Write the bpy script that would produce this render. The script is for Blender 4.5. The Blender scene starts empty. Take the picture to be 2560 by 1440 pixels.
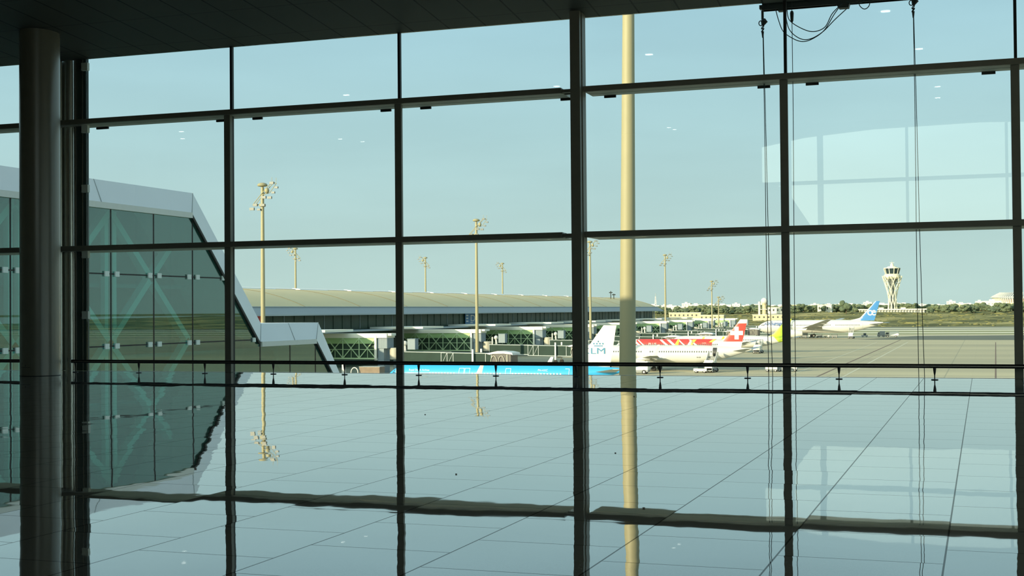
import bpy, bmesh, math, random
from mathutils import Vector, Matrix

# ------------------------------------------------------------------ camera, sky, sun, exposure
S = bpy.context.scene
C = S.collection
# frame: X along the glass wall, Y out through the glass, Z up, hall floor at 0, apron at AP
AP = -12.2
cam = bpy.data.cameras.new('camera')
cam.sensor_width = 36.0
cam.lens = 3363.0 / 2560.0 * 36.0
cam.clip_start = 0.1
cam.clip_end = 20000
cam_o = bpy.data.objects.new('camera', cam)
C.objects.link(cam_o)
cam_o.matrix_world = Matrix(((0.9438, 0.0133, 0.3302, 0.0),
                             (0.3304, -0.0134, -0.9437, 0.0),
                             (-0.0081, 0.9998, -0.0170, 1.6),
                             (0, 0, 0, 1)))
# orthonormal version of the rounded matrix
_m = cam_o.matrix_world.to_quaternion().normalized().to_matrix().to_4x4()
_m.translation = (0, 0, 1.6)
cam_o.matrix_world = _m
S.camera = cam_o
S.view_settings.view_transform = 'Standard'
S.view_settings.look = 'None'
S.view_settings.exposure = 0.0
S.view_settings.gamma = 1.0
S.view_settings.use_curve_mapping = False
S.cycles.max_bounces = 10
S.cycles.transparent_max_bounces = 24
S.cycles.glossy_bounces = 6
S.cycles.sample_clamp_indirect = 6.0

SUN_EL = math.radians(13.0)
SUN = Vector((-0.51 * math.cos(SUN_EL), -0.860 * math.cos(SUN_EL), math.sin(SUN_EL))).normalized()
sun = bpy.data.lights.new('sun', 'SUN')
sun.energy = 6.3
sun.color = (1.0, 0.85, 0.56)
sun.angle = math.radians(0.55)
sun_o = bpy.data.objects.new('sun', sun)
C.objects.link(sun_o)
sun_o.rotation_euler = SUN.to_track_quat('Z', 'Y').to_euler()

W = bpy.data.worlds.new('sky')
S.world = W
W.use_nodes = True
nt = W.node_tree
nt.nodes.clear()
n_out = nt.nodes.new('ShaderNodeOutputWorld')
n_bg = nt.nodes.new('ShaderNodeBackground')
n_tc = nt.nodes.new('ShaderNodeTexCoord')
n_sep = nt.nodes.new('ShaderNodeSeparateXYZ')
n_ramp = nt.nodes.new('ShaderNodeValToRGB')
cr = n_ramp.color_ramp
cr.elements[0].position = 0.0
cr.elements[0].color = (0.555, 0.735, 0.690, 1)
cr.elements[1].position = 1.0
cr.elements[1].color = (0.24, 0.42, 0.60, 1)
for p, c in ((0.05, (0.530, 0.730, 0.710)), (0.13, (0.475, 0.715, 0.750)), (0.23, (0.410, 0.670, 0.775)), (0.5, (0.33, 0.55, 0.68))):
    e = cr.elements.new(p)
    e.color = (*c, 1)
n_dot = nt.nodes.new('ShaderNodeVectorMath')
n_dot.operation = 'DOT_PRODUCT'
n_dot.inputs[1].default_value = SUN
n_max = nt.nodes.new('ShaderNodeMath')
n_max.operation = 'MAXIMUM'
n_max.inputs[1].default_value = 0
n_pow = nt.nodes.new('ShaderNodeMath')
n_pow.operation = 'POWER'
n_pow.inputs[1].default_value = 4.0
n_glow = nt.nodes.new('ShaderNodeMixRGB')
n_glow.blend_type = 'ADD'
n_glow.inputs['Fac'].default_value = 1.0
n_gc = nt.nodes.new('ShaderNodeMixRGB')
n_gc.blend_type = 'MULTIPLY'
n_gc.inputs['Fac'].default_value = 1.0
n_gc.inputs['Color2'].default_value = (2.25, 2.3, 1.7, 1)
# faint streaks of high cloud
n_map = nt.nodes.new('ShaderNodeMapping')
n_map.inputs['Scale'].default_value = (3, 3, 16)
n_cl = nt.nodes.new('ShaderNodeTexNoise')
n_cl.inputs['Scale'].default_value = 1.6
n_cl.inputs['Detail'].default_value = 4
n_cr = nt.nodes.new('ShaderNodeMapRange')
n_cr.inputs['From Min'].default_value = 0.35
n_cr.inputs['From Max'].default_value = 0.75
n_cr.inputs['To Min'].default_value = 0.97
n_cr.inputs['To Max'].default_value = 1.05
n_cm = nt.nodes.new('ShaderNodeVectorMath')
n_cm.operation = 'SCALE'
L = nt.links.new
L(n_tc.outputs['Generated'], n_sep.inputs[0])
L(n_sep.outputs['Z'], n_ramp.inputs['Fac'])
L(n_tc.outputs['Generated'], n_dot.inputs[0])
L(n_dot.outputs['Value'], n_max.inputs[0])
L(n_max.outputs[0], n_pow.inputs[0])
L(n_pow.outputs[0], n_gc.inputs['Color1'])
L(n_tc.outputs['Generated'], n_map.inputs['Vector'])
L(n_map.outputs[0], n_cl.inputs['Vector'])
L(n_cl.outputs['Fac'], n_cr.inputs['Value'])
L(n_ramp.outputs['Color'], n_cm.inputs[0])
L(n_cr.outputs[0], n_cm.inputs['Scale'])
L(n_cm.outputs[0], n_glow.inputs['Color1'])
L(n_gc.outputs['Color'], n_glow.inputs['Color2'])
L(n_glow.outputs['Color'], n_bg.inputs['Color'])
n_bg.inputs['Strength'].default_value = 1.03
L(n_bg.outputs[0], n_out.inputs[0])

R_ = random.Random(7)
PI = math.pi

# ------------------------------------------------------------------ helpers
class MB:
    """collects shapes for ONE mesh object"""
    def __init__(s):
        s.v, s.f, s.m = [], [], []

    def add(s, vs, fs, m=0):
        b = len(s.v)
        s.v += [tuple(v) for v in vs]
        for f in fs:
            s.f.append(tuple(b + i for i in f))
            s.m.append(m)
        return s

    def box(s, x0, x1, y0, y1, z0, z1, m=0):
        vs = [(x, y, z) for x in (x0, x1) for y in (y0, y1) for z in (z0, z1)]
        return s.add(vs, [(0, 1, 3, 2), (4, 6, 7, 5), (0, 4, 5, 1), (2, 3, 7, 6), (0, 2, 6, 4), (1, 5, 7, 3)], m)

    def quad(s, a, b, c, d, m=0):
        return s.add([a, b, c, d], [(0, 1, 2, 3)], m)

    def bar(s, p, q, w, h=None, m=0, up=(0, 0, 1)):
        """rectangular bar from p to q"""
        h = w if h is None else h
        p, q = Vector(p), Vector(q)
        d = (q - p).normalized()
        u = Vector(up)
        if abs(d.dot(u)) > 0.99:
            u = Vector((1, 0, 0))
        a = d.cross(u).normalized() * (w / 2)
        b = a.cross(d).normalized() * (h / 2)
        vs = [o + i * a + j * b for o in (p, q) for i, j in ((-1, -1), (1, -1), (1, 1), (-1, 1))]
        return s.add(vs, [(3, 2, 1, 0), (4, 5, 6, 7), (0, 1, 5, 4), (1, 2, 6, 5), (2, 3, 7, 6), (3, 0, 4, 7)], m)

    def tube(s, pts, r, n=8, m=0, cap=True):
        """round tube along a path; r may be a list"""
        pts = [Vector(p) for p in pts]
        rs = r if isinstance(r, (list, tuple)) else [r] * len(pts)
        rings = []
        prev = None
        for i, p in enumerate(pts):
            d = (pts[min(i + 1, len(pts) - 1)] - pts[max(i - 1, 0)]).normalized()
            if prev is None:
                u = Vector((0, 0, 1)) if abs(d.z) < 0.95 else Vector((1, 0, 0))
                a = d.cross(u).normalized()
            else:
                a = (prev - d * prev.dot(d)).normalized()
            prev = a
            b = d.cross(a)
            rings.append([p + (a * math.cos(2 * PI * k / n) + b * math.sin(2 * PI * k / n)) * rs[i] for k in range(n)])
        vs = [v for ring in rings for v in ring]
        fs = [(i * n + k, i * n + (k + 1) % n, (i + 1) * n + (k + 1) % n, (i + 1) * n + k)
              for i in range(len(pts) - 1) for k in range(n)]
        if cap:
            fs.append(tuple(range(n - 1, -1, -1)))
            fs.append(tuple((len(pts) - 1) * n + k for k in range(n)))
        return s.add(vs, fs, m)

    def lathe(s, prof, n=24, c=(0, 0, 0), m=0, axis='Z'):
        """profile of (r, h) about an axis"""
        vs, fs = [], []
        for r, h in prof:
            for k in range(n):
                a = 2 * PI * k / n
                x, y = r * math.cos(a), r * math.sin(a)
                vs.append((c[0] + x, c[1] + y, c[2] + h) if axis == 'Z' else
                          (c[0] + h, c[1] + x, c[2] + y) if axis == 'X' else (c[0] + x, c[1] + h, c[2] - y))
        for i in range(len(prof) - 1):
            for k in range(n):
                fs.append((i * n + k, i * n + (k + 1) % n, (i + 1) * n + (k + 1) % n, (i + 1) * n + k))
        fs.append(tuple(range(n - 1, -1, -1)))
        fs.append(tuple((len(prof) - 1) * n + k for k in range(n)))
        return s.add(vs, fs, m)

    def prism(s, poly, axis, a0, a1, m=0):
        """polygon (2D) pushed along an axis"""
        def P(p, a):
            return {'X': (a, p[0], p[1]), 'Y': (p[0], a, p[1]), 'Z': (p[0], p[1], a)}[axis]
        n = len(poly)
        vs = [P(p, a0) for p in poly] + [P(p, a1) for p in poly]
        fs = [tuple(range(n - 1, -1, -1)), tuple(range(n, 2 * n))]
        fs += [(i, (i + 1) % n, n + (i + 1) % n, n + i) for i in range(n)]
        return s.add(vs, fs, m)

    def ball(s, c, r, n=12, k=8, m=0, sq=(1, 1, 1)):
        prof = []
        vs, fs = [], []
        for i in range(1, k):
            t = PI * i / k
            for j in range(n):
                a = 2 * PI * j / n
                vs.append((c[0] + r * sq[0] * math.sin(t) * math.cos(a), c[1] + r * sq[1] * math.sin(t) * math.sin(a), c[2] - r * sq[2] * math.cos(t)))
        b = len(vs)
        vs += [(c[0], c[1], c[2] - r * sq[2]), (c[0], c[1], c[2] + r * sq[2])]
        for i in range(k - 2):
            for j in range(n):
                fs.append((i * n + j, i * n + (j + 1) % n, (i + 1) * n + (j + 1) % n, (i + 1) * n + j))
        for j in range(n):
            fs.append((b, (j + 1) % n, j))
            fs.append((b + 1, (k - 2) * n + j, (k - 2) * n + (j + 1) % n))
        return s.add(vs, fs, m)

    def build(s, name, mats, parent=None, smooth=False, loc=None, bevel=0.0):
        me = bpy.data.meshes.new(name)
        me.from_pydata(s.v, [], s.f)
        mats = mats if isinstance(mats, (list, tuple)) else [mats]
        for mt in mats:
            me.materials.append(mt)
        if len(mats) > 1:
            me.polygons.foreach_set('material_index', s.m)
        bm = bmesh.new()
        bm.from_mesh(me)
        bmesh.ops.recalc_face_normals(bm, faces=bm.faces)
        if bevel:
            bmesh.ops.bevel(bm, geom=list(bm.edges), offset=bevel, segments=2, affect='EDGES', profile=0.6)
        bm.to_mesh(me)
        bm.free()
        if smooth:
            me.polygons.foreach_set('use_smooth', [True] * len(me.polygons))
            try:
                me.set_sharp_from_angle(angle=math.radians(38))
            except Exception:
                pass
        me.update()
        o = bpy.data.objects.new(name, me)
        C.objects.link(o)
        if parent:
            o.parent = parent
        if loc:
            o.location = loc
        return o


def tag(o, label, cat, group=None, kind=None):
    o['label'] = label
    o['category'] = cat
    if group:
        o['group'] = group
    if kind:
        o['kind'] = kind
    return o


def thing(name, label, cat, loc=(0, 0, 0), rz=0.0, group=None):
    o = bpy.data.objects.new(name, None)
    C.objects.link(o)
    o.location = loc
    o.rotation_euler = (0, 0, rz)
    o.empty_display_size = 0.2
    return tag(o, label, cat, group)


def struct(o, label=None):
    o['kind'] = 'structure'
    if label:
        o['label'] = label
    return o


def copy_tree(o, parent=None):
    c = o.copy()
    C.objects.link(c)
    if parent:
        c.parent = parent
    for ch in list(o.children):
        copy_tree(ch, c)
    return c


def relabel(o, label, group=None):
    o['label'] = label
    if group:
        o['group'] = group
    return o


_font = {}
def text_shape(s, size, bold=0.0):
    """letter outlines as flat mesh data, left-bottom at the origin"""
    cu = bpy.data.curves.new('t', 'FONT')
    cu.body = s
    cu.size = size
    cu.offset = bold
    ob = bpy.data.objects.new('t', cu)
    me = bpy.data.meshes.new_from_object(ob)
    vs = [tuple(v.co) for v in me.vertices]
    fs = [tuple(p.vertices) for p in me.polygons]
    bpy.data.objects.remove(ob)
    bpy.data.meshes.remove(me)
    bpy.data.curves.remove(cu)
    return vs, fs


def mat(name, col, rough=0.6, metal=0.0, spec=0.5, var=0.06, scale=4.0, emit=None, coat=0.0):
    m = bpy.data.materials.new(name)
    m.use_nodes = True
    t = m.node_tree
    b = t.nodes['Principled BSDF']
    b.inputs['Roughness'].default_value = rough
    b.inputs['Metallic'].default_value = metal
    b.inputs['Specular IOR Level'].default_value = spec
    if coat:
        b.inputs['Coat Weight'].default_value = coat
    tc = t.nodes.new('ShaderNodeTexCoord')
    nz = t.nodes.new('ShaderNodeTexNoise')
    nz.inputs['Scale'].default_value = scale
    nz.inputs['Detail'].default_value = 4
    mx = t.nodes.new('ShaderNodeMixRGB')
    mx.inputs['Color1'].default_value = (*[c * (1 - var) for c in col], 1)
    mx.inputs['Color2'].default_value = (*[min(1, c * (1 + var)) for c in col], 1)
    t.links.new(tc.outputs['Object'], nz.inputs['Vector'])
    t.links.new(nz.outputs['Fac'], mx.inputs['Fac'])
    t.links.new(mx.outputs['Color'], b.inputs['Base Color'])
    if emit:
        b.inputs['Emission Color'].default_value = (*emit[:3], 1)
        b.inputs['Emission Strength'].default_value = emit[3]
    m['bsdf'] = b.name
    return m


def ND(t, kind, **kw):
    n = t.nodes.new(kind)
    for k, v in kw.items():
        if hasattr(n, k) and k not in ('inputs',):
            setattr(n, k, v)
    return n


def MATH(t, op, a, b=None, c=None):
    n = t.nodes.new('ShaderNodeMath')
    n.operation = op
    for i, x in enumerate((a, b, c)):
        if x is None:
            continue
        if isinstance(x, (int, float)):
            n.inputs[i].default_value = x
        else:
            t.links.new(x, n.inputs[i])
    return n.outputs[0]


def glass_mat(name, tint, ior=1.5, rough=0.0):
    """clear sheet: see-through tint plus mirror by Fresnel on each face"""
    m = bpy.data.materials.new(name)
    m.use_nodes = True
    t = m.node_tree
    t.nodes.clear()
    out = t.nodes.new('ShaderNodeOutputMaterial')
    tr = t.nodes.new('ShaderNodeBsdfTransparent')
    tr.inputs['Color'].default_value = (*tint, 1)
    gl = t.nodes.new('ShaderNodeBsdfGlossy')
    gl.inputs['Roughness'].default_value = rough
    gl.inputs['Color'].default_value = (0.95, 1, 0.97, 1)
    fr = t.nodes.new('ShaderNodeFresnel')
    ge = t.nodes.new('ShaderNodeNewGeometry')
    i1 = MATH(t, 'MULTIPLY_ADD', ge.outputs['Backfacing'], 1.0 / ior - ior, ior)
    t.links.new(i1, fr.inputs['IOR'])
    mx = t.nodes.new('ShaderNodeMixShader')
    t.links.new(fr.outputs[0], mx.inputs[0])
    t.links.new(tr.outputs[0], mx.inputs[1])
    t.links.new(gl.outputs[0], mx.inputs[2])
    t.links.new(mx.outputs[0], out.inputs[0])
    return m


M = {}
M['glass'] = glass_mat('window_glass', (0.970, 0.985, 0.978))
M['wing_glass'] = glass_mat('teal_glass', (0.52, 0.80, 0.77), ior=1.95)
M['frame'] = mat('dark_bronze_frame', (0.20, 0.192, 0.150), 0.45, 0.0, 0.5, 0.12, 3)
M['seal'] = mat('black_seal', (0.006, 0.006, 0.006), 0.6)
M['soffit_metal'] = mat('transom_metal', (0.55, 0.52, 0.45), 0.5)
M['column'] = mat('column_paint', (0.165, 0.155, 0.12), 0.27, 0.0, 1.0, 0.06, 2)
M['casing'] = mat('casing_metal', (0.62, 0.63, 0.58), 0.24, 0.85, 0.5, 0.08, 2)
M['fin'] = mat('dark_fin', (0.05, 0.08, 0.072), 0.3)
M['clamp'] = mat('clamp_white', (0.72, 0.76, 0.70), 0.4)
M['rail'] = mat('rail_black', (0.012, 0.012, 0.012), 0.35)
M['steel'] = mat('brushed_steel', (0.55, 0.55, 0.52), 0.25, 0.9)
M['hall_wall'] = mat('hall_wall', (0.58, 0.54, 0.42), 0.8)
M['roof_top'] = mat('roof_sheet', (0.45, 0.45, 0.43), 0.6)
M['lamp'] = mat('downlight_glow', (1, 1, 1), 0.5, emit=(1.0, 0.98, 0.9, 10))
M['rope'] = mat('rope_dark', (0.03, 0.055, 0.055), 0.8)
M['machine'] = mat('machine_dark', (0.018, 0.024, 0.022), 0.55)
M['mast'] = mat('mast_cream', (0.37, 0.335, 0.20), 0.55, 0, 0.4, 0.05, 1.5)
M['lamp_box'] = mat('floodlight_grey', (0.10, 0.12, 0.11), 0.4)
M['cladding'] = mat('white_cladding', (0.82, 0.80, 0.78), 0.35, 0, 0.5, 0.05, 0.6)
M['soffit'] = mat('cladding_soffit', (0.72, 0.70, 0.64), 0.5)
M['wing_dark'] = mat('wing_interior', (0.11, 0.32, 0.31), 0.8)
M['brace'] = mat('wing_brace', (0.85, 0.92, 0.86), 0.5)
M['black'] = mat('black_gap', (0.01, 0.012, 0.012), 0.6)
M['cream_roof'] = mat('cream_roof', (0.74, 0.60, 0.31), 0.5, 0, 0.4, 0.07, 0.15)
M['fascia'] = mat('grey_fascia', (0.34, 0.36, 0.35), 0.5, 0, 0.4, 0.06, 0.2)
M['white_slab'] = mat('white_slab', (0.86, 0.84, 0.72), 0.6, 0, 0.3, 0.05, 0.3)
M['grey_slab'] = mat('grey_slab', (0.40, 0.45, 0.46), 0.6)
M['green_steel'] = mat('green_steel', (0.47, 0.62, 0.36), 0.5)
M['green_glass'] = mat('green_awning_glass', (0.36, 0.54, 0.24), 0.35, 0, 0.6, 0.15, 0.5)
M['dark_glass'] = mat('dark_green_glass', (0.040, 0.075, 0.050), 0.4, 0, 0.15, 0.45, 0.5)
M['tunnel_glass'] = mat('tunnel_glass', (0.020, 0.045, 0.037), 0.5, 0, 0.12, 0.35, 0.5)
M['bridge_grey'] = mat('bridge_grey', (0.21, 0.27, 0.31), 0.5)
M['rotunda'] = mat('rotunda_cream', (0.46, 0.44, 0.36), 0.5)
M['white'] = mat('white_paint', (0.66, 0.66, 0.62), 0.35, 0, 0.5, 0.03, 0.5, coat=0.2)
M['white_fin'] = mat('white_fin_paint', (0.66, 0.66, 0.62), 0.4, 0, 0.5, 0.02, 0.5)
M['grey_wing'] = mat('wing_grey', (0.50, 0.51, 0.49), 0.4)
M['blue_klm'] = mat('sky_blue_paint', (0.035, 0.38, 0.78), 0.35, 0, 0.5, 0.02, 0.5)
M['klm_mark'] = mat('logo_blue', (0.025, 0.20, 0.36), 0.5)
M['navy'] = mat('navy_paint', (0.03, 0.10, 0.32), 0.5)
M['swiss_red'] = mat('red_paint', (0.80, 0.045, 0.03), 0.4, 0, 0.5, 0.02, 0.5)
M['iberian_red'] = mat('deep_red_paint', (0.72, 0.06, 0.05), 0.4, 0, 0.5, 0.03, 0.5)
M['yellow'] = mat('yellow_paint', (0.85, 0.60, 0.09), 0.4)
M['ae_blue'] = mat('tail_blue_paint', (0.05, 0.23, 0.53), 0.4, 0, 0.5, 0.02, 0.5)
M['lime'] = mat('lime_paint', (0.62, 0.78, 0.06), 0.4, 0, 0.5, 0.02, 0.5)
M['plane_window'] = mat('cabin_window', (0.08, 0.09, 0.08), 0.2)
M['pale_line'] = mat('pale_line', (0.75, 0.88, 0.92), 0.5)
M['tyre'] = mat('tyre_rubber', (0.02, 0.02, 0.02), 0.8)
M['hub'] = mat('wheel_hub', (0.6, 0.6, 0.58), 0.4)
M['engine_dark'] = mat('engine_dark', (0.05, 0.05, 0.05), 0.4)
M['truck_white'] = mat('truck_white', (0.78, 0.77, 0.68), 0.4)
M['truck_grey'] = mat('truck_grey', (0.24, 0.26, 0.27), 0.5)
M['leaf'] = mat('tree_leaf', (0.135, 0.165, 0.095), 0.9, 0, 0.1, 0.5, 0.5)
M['leaf_dark'] = mat('tree_leaf_dark', (0.105, 0.138, 0.088), 0.9, 0, 0.1, 0.5, 0.5)
M['bark'] = mat('tree_bark', (0.12, 0.09, 0.06), 0.9)
M['tower_white'] = mat('tower_white', (0.78, 0.74, 0.56), 0.5)
M['tower_grey'] = mat('tower_grey', (0.42, 0.44, 0.42), 0.5)
M['cab_glass'] = mat('cab_glass', (0.03, 0.05, 0.06), 0.12)
M['house'] = mat('house_white', (0.80, 0.76, 0.62), 0.7, 0, 0.2, 0.1, 0.05)
M['house_tan'] = mat('house_tan', (0.62, 0.52, 0.34), 0.7, 0, 0.2, 0.1, 0.05)
M['sign_blue'] = mat('sign_blue', (0.05, 0.19, 0.36), 0.5)
M['rust'] = mat('rusty_brown', (0.26, 0.20, 0.15), 0.8, 0, 0.3, 0.3, 1.0)


def floor_mat():
    """polished grey granite slabs in half-bond rows, every slab tilted a hair"""
    m = bpy.data.materials.new('polished_granite')
    m.use_nodes = True
    t = m.node_tree
    t.nodes.clear()
    out = t.nodes.new('ShaderNodeOutputMaterial')
    tc = t.nodes.new('ShaderNodeTexCoord')
    sp = t.nodes.new('ShaderNodeSeparateXYZ')
    t.links.new(tc.outputs['Object'], sp.inputs[0])
    P = 1.035
    u = MATH(t, 'DIVIDE', MATH(t, 'ADD', sp.outputs['X'], 0.25 + 100 * P), P)
    row = MATH(t, 'FLOOR', u)
    half = MATH(t, 'MULTIPLY', MATH(t, 'MODULO', row, 2.0), 0.5)
    v = MATH(t, 'ADD', MATH(t, 'DIVIDE', MATH(t, 'ADD', sp.outputs['Y'], 100 * P - 0.03), P), half)
    colm = MATH(t, 'FLOOR', v)
    fu = MATH(t, 'FRACT', u)
    fv = MATH(t, 'FRACT', v)
    eu = MATH(t, 'MINIMUM', fu, MATH(t, 'SUBTRACT', 1.0, fu))
    ev = MATH(t, 'MINIMUM', fv, MATH(t, 'SUBTRACT', 1.0, fv))
    ju = MATH(t, 'LESS_THAN', eu, 0.0060)
    jv = MATH(t, 'LESS_THAN', ev, 0.0060)
    joint = MATH(t, 'MAXIMUM', ju, jv)
    cb = t.nodes.new('ShaderNodeCombineXYZ')
    t.links.new(row, cb.inputs[0])
    t.links.new(colm, cb.inputs[1])
    wn = t.nodes.new('ShaderNodeTexWhiteNoise')
    wn.noise_dimensions = '3D'
    t.links.new(cb.outputs[0], wn.inputs['Vector'])
    # slab tilt
    sub = t.nodes.new('ShaderNodeVectorMath')
    sub.operation = 'SUBTRACT'
    sub.inputs[1].default_value = (0.5, 0.5, 0.5)
    t.links.new(wn.outputs['Color'], sub.inputs[0])
    sc = t.nodes.new('ShaderNodeVectorMath')
    sc.operation = 'MULTIPLY'
    sc.inputs[1].default_value = (0.0042, 0.0018, 0)
    t.links.new(sub.outputs[0], sc.inputs[0])
    # slow polish waviness
    nz = t.nodes.new('ShaderNodeTexNoise')
    nz.inputs['Scale'].default_value = 1.1
    nz.inputs['Detail'].default_value = 2
    t.links.new(tc.outputs['Object'], nz.inputs['Vector'])
    sub2 = t.nodes.new('ShaderNodeVectorMath')
    sub2.operation = 'SUBTRACT'
    sub2.inputs[1].default_value = (0.5, 0.5, 0.5)
    t.links.new(nz.outputs['Color'], sub2.inputs[0])
    sc2 = t.nodes.new('ShaderNodeVectorMath')
    sc2.operation = 'MULTIPLY'
    sc2.inputs[1].default_value = (0.010, 0.0024, 0)
    t.links.new(sub2.outputs[0], sc2.inputs[0])
    nz3 = t.nodes.new('ShaderNodeTexNoise')
    nz3.inputs['Scale'].default_value = 5.0
    nz3.inputs['Detail'].default_value = 1
    t.links.new(tc.outputs['Object'], nz3.inputs['Vector'])
    sub3 = t.nodes.new('ShaderNodeVectorMath')
    sub3.operation = 'SUBTRACT'
    sub3.inputs[1].default_value = (0.5, 0.5, 0.5)
    t.links.new(nz3.outputs['Color'], sub3.inputs[0])
    sc3 = t.nodes.new('ShaderNodeVectorMath')
    sc3.operation = 'MULTIPLY'
    sc3.inputs[1].default_value = (0.0042, 0.0013, 0)
    t.links.new(sub3.outputs[0], sc3.inputs[0])
    ge = t.nodes.new('ShaderNodeNewGeometry')
    a0 = t.nodes.new('ShaderNodeVectorMath')
    t.links.new(ge.outputs['Normal'], a0.inputs[0])
    t.links.new(sc3.outputs[0], a0.inputs[1])
    a1 = t.nodes.new('ShaderNodeVectorMath')
    t.links.new(a0.outputs[0], a1.inputs[0])
    t.links.new(sc.outputs[0], a1.inputs[1])
    a2 = t.nodes.new('ShaderNodeVectorMath')
    t.links.new(a1.outputs[0], a2.inputs[0])
    t.links.new(sc2.outputs[0], a2.inputs[1])
    nn = t.nodes.new('ShaderNodeVectorMath')
    nn.operation = 'NORMALIZE'
    t.links.new(a2.outputs[0], nn.inputs[0])
    # granite colour
    g1 = t.nodes.new('ShaderNodeTexNoise')
    g1.inputs['Scale'].default_value = 55
    g1.inputs['Detail'].default_value = 5
    g1.inputs['Roughness'].default_value = 0.75
    t.links.new(tc.outputs['Object'], g1.inputs['Vector'])
    rp = t.nodes.new('ShaderNodeValToRGB')
    rp.color_ramp.elements[0].position = 0.32
    rp.color_ramp.elements[0].color = (0.15, 0.155, 0.15, 1)
    rp.color_ramp.elements[1].position = 0.68
    rp.color_ramp.elements[1].color = (0.48, 0.48, 0.45, 1)
    t.links.new(g1.outputs['Fac'], rp.inputs['Fac'])
    tone = MATH(t, 'MULTIPLY_ADD', wn.outputs['Value'], 0.22, 0.89)
    tn = t.nodes.new('ShaderNodeVectorMath')
    tn.operation = 'SCALE'
    t.links.new(rp.outputs['Color'], tn.inputs[0])
    t.links.new(tone, tn.inputs['Scale'])
    jm = t.nodes.new('ShaderNodeMixRGB')
    jm.inputs['Color2'].default_value = (0.035, 0.04, 0.04, 1)
    t.links.new(joint, jm.inputs['Fac'])
    t.links.new(tn.outputs[0], jm.inputs['Color1'])
    df = t.nodes.new('ShaderNodeBsdfDiffuse')
    t.links.new(jm.outputs['Color'], df.inputs['Color'])
    gl = t.nodes.new('ShaderNodeBsdfGlossy')
    gl.inputs['Color'].default_value = (0.97, 0.955, 0.94, 1)
    # slight haze of wear in the polish
    wr = t.nodes.new('ShaderNodeTexNoise')
    wr.inputs['Scale'].default_value = 0.7
    wr.inputs['Detail'].default_value = 5
    t.links.new(tc.outputs['Object'], wr.inputs['Vector'])
    t.links.new(MATH(t, 'MULTIPLY_ADD', wr.outputs['Fac'], 0.014, 0.006), gl.inputs['Roughness'])
    t.links.new(nn.outputs[0], gl.inputs['Normal'])
    lw = t.nodes.new('ShaderNodeLayerWeight')
    lw.inputs['Blend'].default_value = 0.5
    fr = t.nodes.new('ShaderNodeValToRGB')
    fr.color_ramp.elements[0].position = 0.0
    fr.color_ramp.elements[0].color = (0.05,) * 3 + (1,)
    fr.color_ramp.elements[1].position = 1.0
    fr.color_ramp.elements[1].color = (0.97,) * 3 + (1,)
    for p, c in ((0.5, 0.12), (0.72, 0.33), (0.80, 0.53), (0.87, 0.72), (0.93, 0.86)):
        e = fr.color_ramp.elements.new(p)
        e.color = (c, c, c, 1)
    t.links.new(lw.outputs['Facing'], fr.inputs['Fac'])
    fac = MATH(t, 'MULTIPLY', fr.outputs['Color'], MATH(t, 'MULTIPLY_ADD', joint, -0.62, 1.0))
    mx = t.nodes.new('ShaderNodeMixShader')
    t.links.new(fac, mx.inputs[0])
    t.links.new(df.outputs[0], mx.inputs[1])
    t.links.new(gl.outputs[0], mx.inputs[2])
    t.links.new(mx.outputs[0], out.inputs[0])
    return m


def ceiling_mat():
    """dark metal panels with open joints"""
    m = mat('ceiling_panels', (0.085, 0.085, 0.072), 0.6, 0, 0.3, 0.05, 0.5)
    t = m.node_tree
    b = t.nodes['Principled BSDF']
    src = b.inputs['Base Color'].links[0].from_socket
    tc = t.nodes.new('ShaderNodeTexCoord')
    sp = t.nodes.new('ShaderNodeSeparateXYZ')
    t.links.new(tc.outputs['Object'], sp.inputs[0])
    xs = MATH(t, 'MULTIPLY_ADD', MATH(t, 'SUBTRACT', sp.outputs['Y'], 32.0), 0.036, sp.outputs['X'])
    u = MATH(t, 'FRACT', MATH(t, 'DIVIDE', MATH(t, 'ADD', xs, 100 * 1.0 + 0.84), 1.0))
    eu = MATH(t, 'MINIMUM', u, MATH(t, 'SUBTRACT', 1.0, u))
    v = MATH(t, 'FRACT', MATH(t, 'DIVIDE', MATH(t, 'ADD', sp.outputs['Y'], 100 * 2.2 - 31.2), 2.2))
    ev = MATH(t, 'MINIMUM', v, MATH(t, 'SUBTRACT', 1.0, v))
    j = MATH(t, 'MAXIMUM', MATH(t, 'LESS_THAN', eu, 0.022), MATH(t, 'MULTIPLY', MATH(t, 'LESS_THAN', ev, 0.012), 0.5))
    mx = t.nodes.new('ShaderNodeMixRGB')
    mx.inputs['Color2'].default_value = (0.004, 0.005, 0.005, 1)
    t.links.new(j, mx.inputs['Fac'])
    t.links.new(src, mx.inputs['Color1'])
    t.links.new(mx.outputs['Color'], b.inputs['Base Color'])
    return m


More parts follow.
